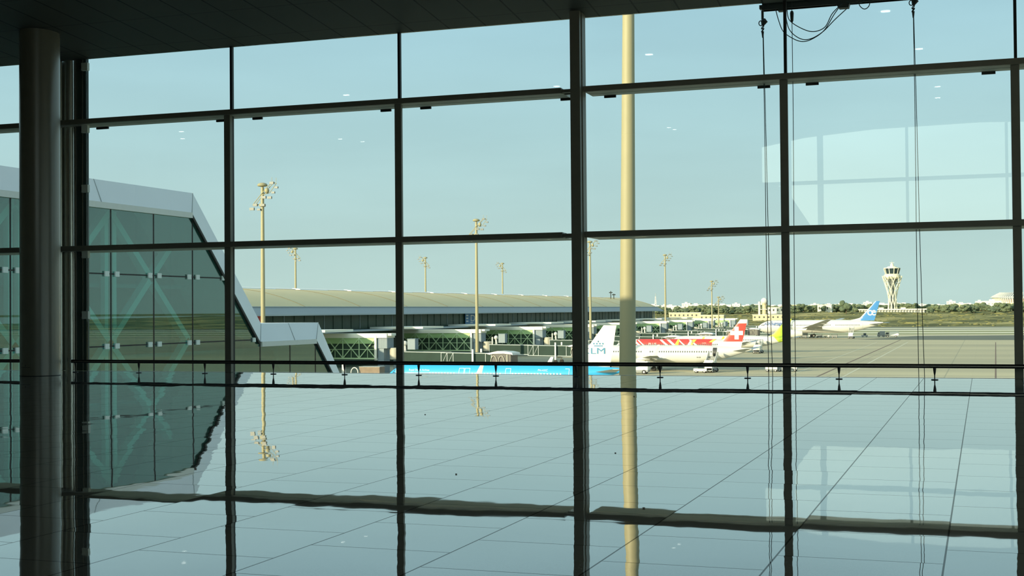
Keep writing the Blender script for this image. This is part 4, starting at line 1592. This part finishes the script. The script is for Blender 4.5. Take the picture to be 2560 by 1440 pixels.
def ae_fin(t, u):
    return 0 if u < 0.14 else 1


AEO, aside, afin = airliner((-100.8, 640, AP + 0.35), 'large white wide-body airliner with a swept blue tail fin', 57.4, 2.95, 5.0, white_skin, [M['white']],
                            (46.0, 7.5, 7.7, 54.1, 2.0, 16.6, 4.6, [M['white_fin'], M['ae_blue']], ae_fin),
                            (8.5, 47.0, 5.45, 0.42, 0.32, 0.62, M['plane_window']), (6.0, 17.5, 35.0, 48.0),
                            (18.5, 11.5, 35.5, 2.0, 29.5, 8.6), (16.5, 9.9, 1.9, 5.6), 38.5)
side_text(AEO, aside, 'AirEuropa', 3.4, 5.75, 2.3, M['navy'], sx=0.95, bold=0.045)
fin_text(AEO, '\u0153', 50.3, 10.1, 5.2, M['white'], y=-0.13, sx=0.95, bold=0.06, name='logo')


# ------------------------------------------------------------------ lighting masts
def mast_head(r, flip=1):
    h = MB()
    h.lathe([(0.12, -1.1), (0.15, -0.75), (0.85, -0.62), (0.95, -0.42), (0.75, -0.15), (0.3, 0.0), (0.02, 0.03)], 18)
    h.build('dome_cap', M['mast'], r, smooth=True)
    a = MB()
    a.tube([(flip * -1.9, -0.2, -4.0), (flip * 0, -0.3, -2.0), (flip * 2.0, -0.2, 0.0)], 0.07, 6)
    a.tube([(flip * -1.9, 0.5, -4.0), (flip * 2.0, 0.5, 0.0)], 0.06, 6)
    a.tube([(flip * 2.0, -0.2, 0.0), (flip * 3.0, -0.2, -0.2)], 0.07, 6)
    a.tube([(flip * 3.0, -0.2, -0.2), (flip * 1.6, -0.2, -1.9), (flip * 0.1, -0.2, -2.2)], 0.06, 6)
    a.tube([(flip * -1.9, -0.2, -4.0), (flip * 0, -0.2, -4.0)], 0.07, 6)
    a.tube([(flip * 2.05, -0.2, 0), (flip * 2.05, -0.2, 0.9)], 0.035, 5)
    a.tube([(flip * 2.95, -0.2, 0), (flip * 2.95, -0.2, 0.8)], 0.035, 5)
    a.lathe([(0.55, -0.25), (0.6, 0), (0.55, 0.25)], 14, (0, 0, -4.1))
    a.build('lamp_frame', M['mast'], r)
    MB().ball((flip * 1.1, -0.3, -1.5), 0.42, 10, 8, sq=(1, 1, 1.25)).build('camera_ball', M['mast'], r, smooth=True)
    for (x, z, s) in ((-1.9, -4.75, 1), (-1.2, -4.05, 0.9), (-0.45, -4.9, 0.7), (0.55, -2.7, 1), (1.75, -2.8, 0.9), (2.2, -0.15, 0.9), (3.15, -1.0, 0.7), (2.5, -1.9, 0.7), (0.35, -4.1, 0.9)):
        b = MB()
        b.box(flip * x - 0.45 * s, flip * x + 0.45 * s, -0.62, -0.30, z - 0.24 * s, z + 0.24 * s)
        b.build('floodlight', M['lamp_box'], r)


def mast(x, y, hgt, label, flip=1, r0=0.48, r1=0.28):
    r = thing('light_mast', label, 'lighting mast', (x, y, AP), 0, 'floodlight masts beside the pier')
    p = MB()
    p.tube([(0, 0, 0), (0, 0, hgt - 0.8)], [r0, r1], 18)
    p.build('pole', M['mast'], r, smooth=True)
    hd = bpy.data.objects.new('lamp_head', None)
    C.objects.link(hd)
    hd.parent = r
    hd.location = (0, 0, hgt)
    mast_head(hd, flip)
    return r


m0 = mast(-123.6, 216, 37.5, 'nearest pale floodlight mast, rising behind the white sloping coping')
MS = [(-122.4, 322.4, 1, 'pale floodlight mast in front of the pier, crossing the lower transom'),
      (-126.3, 441.7, 1, 'pale floodlight mast mostly hidden by the heavy dark post'),
      (-128.0, 564, 1, 'pale floodlight mast right of the big pole, standing behind the white bridge roofs')]
for x, y, f_, lab in MS:
    o = copy_tree(m0)
    o.location = (x, y, AP)
    relabel(o, lab)
m1 = mast(-236.1, 436.2, 37.5, 'distant floodlight mast behind the pier, first right of the nearest mast', -1)
for x, y, lab in ((-227.8, 537.6, 'distant floodlight mast behind the pier, left of the middle mast'), (-222.6, 622.1, 'distant floodlight mast behind the pier, right of the middle mast')):
    o = copy_tree(m1)
    o.location = (x, y, AP)
    relabel(o, lab)
mast(-125.8, 657, 27.9, 'short far floodlight mast, left one of the close pair beyond the bridges', 1, 0.4, 0.25)
mast(-131.5, 705, 20.5, 'shortest far floodlight mast, right one of the close pair beyond the bridges', 1, 0.4, 0.25)
bp = thing('tall_pole', 'very thick cream pole close outside the glass, running out of the top of the view', 'pole', (-15.60, 60.2, AP))
MB().tube([(0, 0, 0), (0.147, 0, 12.2), (0.49, 0, 40)], [0.458, 0.374, 0.19], 48).build('shaft', M['mast'], bp, smooth=True)
MB().tube([(0.128, 0, 10.66), (0.13, 0, 10.79)], 0.389, 48).build('band', M['lamp_box'], bp, smooth=True)

# ------------------------------------------------------------------ control tower and low airfield buildings
tw = thing('control_tower', 'cream control tower with a flared lattice and dark glazed cab', 'tower', (-92.8, 1517, -2.9))
Z0 = 2.9


def lat_r(h):
    if h < 15:
        return 5.3 - 1.2 * math.sin(PI / 2 * h / 15)
    u = (h - 15) / 24
    return 4.1 + 6.4 * u ** 1.25


for k in range(8):
    for sgn in (1, -1):
        pts = []
        for i in range(15):
            h = 39 * i / 14
            a = 2 * PI * k / 8 + 0.2 + sgn * 1.75 * (h / 39 - 0.38)
            pts.append((lat_r(h) * math.cos(a), lat_r(h) * math.sin(a), h))
        MB().tube(pts, 0.46, 6).build('lattice_strut', M['tower_white'], tw, smooth=True)
MB().lathe([(1.7, 0), (1.7, 24), (2.4, 28), (4.6, 34), (6.6, 36)], 20).build('core_shaft', mat('tower_core', (0.20, 0.22, 0.21), 0.6), tw, smooth=True)
MB().lathe([(7.0, 36), (8.6, 37.5), (8.8, 40), (7.6, 41.2), (7.0, 41.4)], 24).build('gallery', M['tower_white'], tw, smooth=True)
cabo = MB().lathe([(7.0, 41.4), (8.6, 47.2)], 10).build('cab_glazing', M['cab_glass'], tw)
b = MB()
for k in range(10):
    a = 2 * PI * (k) / 10
    b.bar((7.1 * math.cos(a), 7.1 * math.sin(a), 41.4), (8.75 * math.cos(a), 8.75 * math.sin(a), 47.3), 0.7, 0.5)
b.build('cab_mullion', M['tower_white'], cabo)
MB().lathe([(8.9, 47.2), (8.7, 48.0), (5.0, 48.6), (4.6, 49.4), (2.0, 49.6), (1.8, 52.0), (1.0, 52.2), (0.9, 53.4)], 20).build('roof', M['tower_white'], tw)
b = MB()
b.tube([(0, 0, 53), (0, 0, 55.5)], 0.25, 6)
b.bar((-2.6, 0, 53.6), (2.6, 0, 53.6), 0.4, 0.5)
b.build('radar_aerial', M['tower_grey'], tw)
pod = thing('tower_podium', 'long low cream building at the foot of the control tower', 'building', (-92, 1490, -3.9))
b = MB()
b.box(-34, 36, -8, 12, 3.2, 4.4)
b.build('roof_slab', M['house'], pod)
b = MB()
for k in range(24):
    b.box(-33 + 3 * k, -32.4 + 3 * k, -7.5, -6.9, -2, 3.2)
b.build('colonnade', M['house'], pod)
MB().box(-32, 34, -6, 11, -2, 3.2).build('wall', M['tower_grey'], pod)
for x, lab in ((-104.5, 'small cream block left of the control tower base'), (-81.5, 'small cream block right of the control tower base')):
    o = MB().box(-2.6, 2.6, -3, 3, -4, 4.6).box(-2.8, 2.8, -3.2, 3.2, 4.6, 4.9).build('annex', M['house'], loc=(x, 1516, -2.9))
    tag(o, lab, 'building')
rd = thing('radar_dome', 'white radar dome on a stubby stand above the trees', 'radar', (-198.2, 1300, gz(-198, 1300)))
zt = 9.0 - gz(-198, 1300)
MB().ball((0, 0, zt), 3.3, 24, 16).build('dome', M['white'], rd, smooth=True)
b = MB()
b.lathe([(2.2, -1), (2.0, zt - 3.6), (2.6, zt - 2.4)], 12)
b.build('stand', M['house_tan'], rd)
b = MB()
b.box(-5.6, -3.9, -2, 2, -2, zt - 0.4)
b.box(-3.9, 3.0, -2.5, 2.5, zt - 8.2, zt - 7.6)
b.build('service_block', M['house'], rd)
AB = [(-262, 1240, 30, 5.0, 'house_tan', 'long tan shed on the grassland beside the bridges'),
      (-232, 1215, 22, 4.2, 'house_tan', 'tan shed nearest the red fin with the cross, left of the radar dome'),
      (-176, 1190, 30, 4.4, 'house_tan', 'tan shed behind the wide-body nose, right of the radar dome'),
      (-190, 1330, 18, 5.6, 'house', 'small white block under the radar dome'),
      (-152, 1400, 14, 7.2, 'house', 'white house among the trees left of the blue tail fin')]
for x, y, wd, hg, m, lab in AB:
    z = gz(x, y)
    o = thing('airfield_building', lab, 'building', (x, y, z))
    MB().box(-wd / 2, wd / 2, -5, 5, -2, hg).build('wall', M[m], o)
    MB().box(-wd / 2 - 0.4, wd / 2 + 0.4, -5.4, 5.4, hg, hg + 0.5).build('roof', M['house'], o)
    b = MB()
    for k in range(int(wd / 4)):
        b.box(-wd / 2 + 1.2 + 4 * k, -wd / 2 + 2.6 + 4 * k, -5.04, -4.96, hg * 0.4, hg * 0.75)
    b.build('window_strip', M['plane_window'], o)

# town on the horizon
random.seed(5)
M['town_window'] = mat('town_window', (0.25, 0.26, 0.25), 0.5)


def town_house(wd, dp, hg, m):
    o = thing('town_building', 'pale flat-roofed building of the town on the horizon', 'building', (0, 0, 0), 0, 'town buildings on the horizon')
    b = MB()
    b.box(-wd / 2, wd / 2, -dp / 2, dp / 2, -3, hg)
    b.box(-wd * 0.2, wd * 0.1, -dp * 0.2, dp * 0.2, hg, hg + 2)
    b.build('wall', M[m], o)
    b = MB()
    for r_ in range(int(hg / 3.2)):
        for k in range(int(wd / 5)):
            b.box(-wd / 2 + 1.5 + 5 * k, -wd / 2 + 3.5 + 5 * k, -dp / 2 - 0.06, -dp / 2 + 0.02, 1.2 + 3.2 * r_, 2.6 + 3.2 * r_)
    b.build('window_grid', M['town_window'], o)
    return o


th = [town_house(22, 16, 11, 'house'), town_house(34, 18, 9, 'house'), town_house(16, 14, 14.5, 'house'), town_house(48, 20, 8, 'house_tan'), town_house(26, 15, 12.5, 'house')]
cnt = 0
for i in range(78):
    ratio = -0.236 + 0.29 * i / 77 + random.uniform(-0.0015, 0.0015)
    y = (2540 + 110 * (i % 4)) + random.uniform(-20, 20)
    p = th[i % 5]
    o = p if i < 5 else copy_tree(p)
    o.location = (ratio * y, y, AP + 8.8)
    s = random.uniform(0.8, 1.15) * (1.15 if -0.2 < ratio < -0.13 else 1.0)
    o.scale = (s, s, s * random.uniform(0.85, 1.15))
o = thing('town_mast', 'thin pale lattice mast on the horizon beside the end of the pier roof', 'mast', (-0.2345 * 2500, 2500, AP + 8.8))
b = MB()
for sx, sy in ((1, 1), (1, -1), (-1, 1), (-1, -1)):
    b.bar((2.2 * sx, 2.2 * sy, 0), (0.5 * sx, 0.5 * sy, 30), 0.7, 0.7)
for k in range(7):
    r = 2.2 - 1.7 * k / 7
    b.box(-r, r, -r, r, 4 * k, 4 * k + 0.6)
b.build('lattice', M['white'], o)
MB().tube([(0, 0, 30), (0, 0, 36)], 0.4, 6).build('aerial', M['tower_grey'], o)

# far stadium
sd = thing('stadium', 'pale tiered stadium with white roof trusses on the far horizon', 'stadium', (109, 4000, -6))
b = MB()
N = 40
for k in range(N):
    a0, a1 = PI + PI * k / N, PI + PI * (k + 1) / N
    R1, R2 = 105, 75
    for (r0, r1, z0, z1) in ((1.0, 0.92, 0, 18),):
        p = [(R1 * r * math.cos(a), R2 * r * math.sin(a)) for a in (a0, a1) for r in (1.0, 0.9)]
        b.prism([p[0], p[2], p[3], p[1]], 'Z', 0, 16)
b.build('base_wall', M['house'], sd)
b = MB()
for k in range(0, N + 1):
    a = PI + PI * k / N
    b.bar((78 * math.cos(a), 55 * math.sin(a), 12), (84 * math.cos(a), 60 * math.sin(a), 33), 2.6, 2.6)
b.build('stand_column', M['house'], sd)
b = MB()
for k in range(N):
    a0, a1 = PI + PI * k / N, PI + PI * (k + 1) / N
    p = [(R1 * math.cos(a), R2 * math.sin(a)) for a in (a0, a1) for R1, R2 in ((80, 57), (62, 40))]
    b.prism([p[0], p[2], p[3], p[1]], 'Z', 13, 30)
b.build('upper_stand', mat('stand_brown', (0.34, 0.27, 0.22), 0.8), sd)
b = MB()
for k in range(N):
    a0, a1 = PI + PI * k / N, PI + PI * (k + 1) / N
    p = [(R1 * math.cos(a), R2 * math.sin(a)) for a in (a0, a1) for R1, R2 in ((90, 64), (56, 36))]
    b.prism([p[0], p[2], p[3], p[1]], 'Z', 33, 35.5)
b.build('roof', M['grey_slab'], sd)
b = MB()
for k in range(0, N + 1):
    a = PI + PI * k / N
    b.bar((86 * math.cos(a), 61 * math.sin(a), 35.5), (64 * math.cos(a), 44 * math.sin(a), 47), 1.8, 2.6)
    b.bar((64 * math.cos(a), 44 * math.sin(a), 47), (56 * math.cos(a), 36 * math.sin(a), 35), 1.4, 1.4)
b.build('roof_truss', M['white'], sd)


# ------------------------------------------------------------------ vehicles on the apron
def wheels(r, pts, rad=0.42, w=0.28):
    for (x, y) in pts:
        b = MB()
        b.lathe([(rad * 0.55, -w / 2), (rad, -w / 2 + 0.04), (rad, w / 2 - 0.04), (rad * 0.55, w / 2)], 16, (x, y, rad), axis='Y')
        wo = b.build('wheel', M['tyre'], r, smooth=True)
        MB().lathe([(rad * 0.5, -w / 2 - 0.02), (rad * 0.5, w / 2 + 0.02)], 12, (x, y, rad), axis='Y').build('hub', M['hub'], wo)


def stair_truck(loc, label, top=3.3, rz=0.0, white='truck_white'):
    """truck with steps; the climb runs along local Y, its head at local y = 3"""
    r = thing('stair_truck', label, 'truck', loc, rz, 'passenger stair trucks')
    b = MB()
    b.box(-1.05, 1.05, -4.2, 2.2, 0.45, 1.0)
    b.build('chassis', M['truck_grey'], r)
    b = MB()
    b.prism([(-4.2, 0.6), (-4.2, 1.6), (-3.7, 2.3), (-2.5, 2.3), (-2.5, 0.6)], 'X', -1.0, 1.0)
    co = b.build('cab', M[white], r, bevel=0.05)
    MB().quad((-0.9, -4.17, 1.62), (0.9, -4.17, 1.62), (0.9, -3.75, 2.2), (-0.9, -3.75, 2.2)).build('windscreen', M['cab_glass'], co)
    b = MB()
    n = 12
    for k in range(n):
        y = -2.4 + 4.2 * k / n
        z = 0.9 + (top - 0.9) * (k + 1) / n
        b.box(-0.85, 0.85, y, y + 4.2 / n + 0.05, z - 0.12, z)
    b.box(-0.95, 0.95, 1.75, 3.2, top - 0.15, top)
    b.build('steps', M['truck_grey'], r)
    b = MB()
    for sx in (-0.98, 0.98):
        b.prism([(-2.6, 0.8), (-2.4, 1.8), (1.8, top + 1.0), (3.2, top + 1.0), (3.2, top - 0.2), (1.8, top - 0.3)], 'X', sx - 0.05, sx + 0.05)
    b.box(-1.0, 1.0, -2.62, -2.5, 0.5, 2.7)
    b.build('side_panel', M[white], r)
    b = MB()
    b.bar((-0.7, 2.4, 0.8), (-0.7, 2.4, top), 0.2, 0.2)
    b.bar((0.7, 2.4, 0.8), (0.7, 2.4, top), 0.2, 0.2)
    b.build('support_strut', M[white], r)
    wheels(r, [(-0.95, -3.2), (0.95, -3.2), (-0.95, 1.4), (0.95, 1.4)])
    for o in r.children:
        if o.name.startswith('wheel'):
            pass
    return r


def truck(loc, label, cat, Ln, hb, m, cab_m, rz=0.0, box0=0.32, name='service_truck', group='service vehicles on the apron'):
    """cab at local -x"""
    r = thing(name, label, cat, loc, rz, group)
    MB().box(0, Ln, -1.0, 1.0, 0.45, 0.85).build('chassis', M['truck_grey'], r)
    b = MB()
    hc = min(2.3, hb * 0.9 + 0.3)
    b.prism([(0, 0.55), (0, 1.3), (0.35, hc), (Ln * box0 - 0.1, hc), (Ln * box0 - 0.1, 0.55)], 'Y', -1.0, 1.0)
    co = b.build('cab', M[cab_m], r, bevel=0.04)
    b = MB()
    b.prism([(0.30, 1.35), (0.50, hc - 0.15), (Ln * box0 - 0.3, hc - 0.15), (Ln * box0 - 0.3, 1.35)], 'Y', -1.02, 1.02)
    b.build('cab_window', M['cab_glass'], co)
    b = MB()
    b.box(Ln * box0, Ln, -1.05, 1.05, 0.85, hb)
    b.build('cargo_body', M[m], r, bevel=0.04)
    wheels(r, [(Ln * 0.18, -0.95), (Ln * 0.18, 0.95), (Ln * 0.8, -0.95), (Ln * 0.8, 0.95)], 0.45)
    return r


def cart(loc, label, m='truck_white', rz=0.0):
    r = thing('baggage_cart', label, 'cart', loc, rz, 'baggage carts and tugs')
    MB().box(0, 2.6, -0.8, 0.8, 0.4, 0.6).build('bed', M['truck_grey'], r)
    b = MB()
    b.box(0.05, 2.55, -0.78, 0.78, 0.6, 1.25)
    b.build('load', M[m], r, bevel=0.06)
    b = MB()
    for x in (0.05, 2.55):
        for y in (-0.75, 0.75):
            b.bar((x, y, 0.5), (x, y, 1.7), 0.07, 0.07)
    b.box(0, 2.6, -0.8, 0.8, 1.7, 1.76)
    b.build('canopy', M[m], r)
    wheels(r, [(0.4, -0.7), (0.4, 0.7), (2.2, -0.7), (2.2, 0.7)], 0.28, 0.2)
    return r


def tug(loc, label, m='truck_white', rz=0.0):
    r = thing('baggage_tug', label, 'tug', loc, rz, 'baggage carts and tugs')
    b = MB()
    b.box(0, 2.9, -0.75, 0.75, 0.35, 0.95)
    b.build('body', M[m], r, bevel=0.05)
    b = MB()
    b.box(1.0, 2.2, -0.65, 0.65, 0.95, 1.75)
    co = b.build('cab', M['cab_glass'], r)
    MB().box(0.95, 2.25, -0.7, 0.7, 1.75, 1.83).build('roof', M[m], co)
    wheels(r, [(0.55, -0.65), (0.55, 0.65), (2.35, -0.65), (2.35, 0.65)], 0.34, 0.22)
    return r


stair_truck((-56.6, 293.9, AP), 'white stair truck at the open rear door below the red fin', 3.35)
stair_truck((-66.3, 436.5 - 14.5, AP), 'white stair truck beside the lime-tailed airliner', 3.1)
stair_truck((-56.6, 628.0, AP), 'white stair truck at the rear of the wide-body with the blue fin', 4.6)
truck((-72.2, 283.0, AP), 'white box truck beside the big pole, under the wing of the red-finned airliner', 'truck', 4.2, 2.7, 'truck_white', 'truck_white')
truck((-95.0, 631.0, AP), 'dark grey service truck under the wing of the wide-body airliner', 'truck', 5.6, 3.0, 'truck_grey', 'truck_grey')
truck((-43.6, 655.0, AP), 'cream truck parked clear of the blue tail fin, rightmost of the vehicles there', 'truck', 6.2, 2.6, 'truck_white', 'rotunda')
truck((-47.4, 660.0, AP), 'dark grey service truck just left of the cream truck behind the blue tail', 'truck', 3.4, 2.8, 'truck_grey', 'truck_grey')
tug((-54.8, 660.0, AP), 'dark baggage tug under the blue tail fin', 'truck_grey')
tug((-59.6, 290.0, AP), 'white baggage tug just left of the stair truck at the open rear door')
cart((-45.2, 297.5, AP), 'white baggage cart standing alone right of the red-finned airliner')
cart((-41.3, 300.0, AP), 'white baggage cart just left of the dark mullion, behind the rail')
tug((-42.9, 298.8, AP), 'dark baggage tug between the two white carts', 'truck_grey')
for k, x in enumerate((-84.5, -81.0, -77.5, -74.0, -70.5, -67.0)):
    cart((x, 644.0, AP), 'baggage cart in the row under the wide-body fuselage', 'truck_grey' if k % 2 else 'truck_white')

# service clutter under the nearest bridge
o = thing('service_shed', 'brown weathered service container behind the rail, left of the blue fuselage', 'container', (-115.4, 240, AP))
MB().box(0, 4.4, -1.2, 1.2, 0, 3.05).build('body', M['rust'], o, bevel=0.05)
MB().box(-0.05, 4.45, -1.25, 1.25, 3.05, 3.15).build('lid', M['fascia'], o)
o = MB().box(-0.3, 0.3, -0.3, 0.3, 0, 3.9).build('guard_post', M['white'], loc=(-119.3, 240.0, AP), bevel=0.03)
tag(o, 'white square post behind the rail under the nearest truss', 'post')
pts = [(-0.75, 0, 0)] + [(0.75 * -math.cos(PI * k / 10), 0, 2.0 + 0.95 * math.sin(PI * k / 10)) for k in range(11)] + [(0.75, 0, 0)]
o = MB().tube(pts, 0.11, 8).build('guard_hoop', M['white'], loc=(-116.2, 238.4, AP), smooth=True)
tag(o, 'white tubular guard hoop standing left of the brown container', 'hoop')
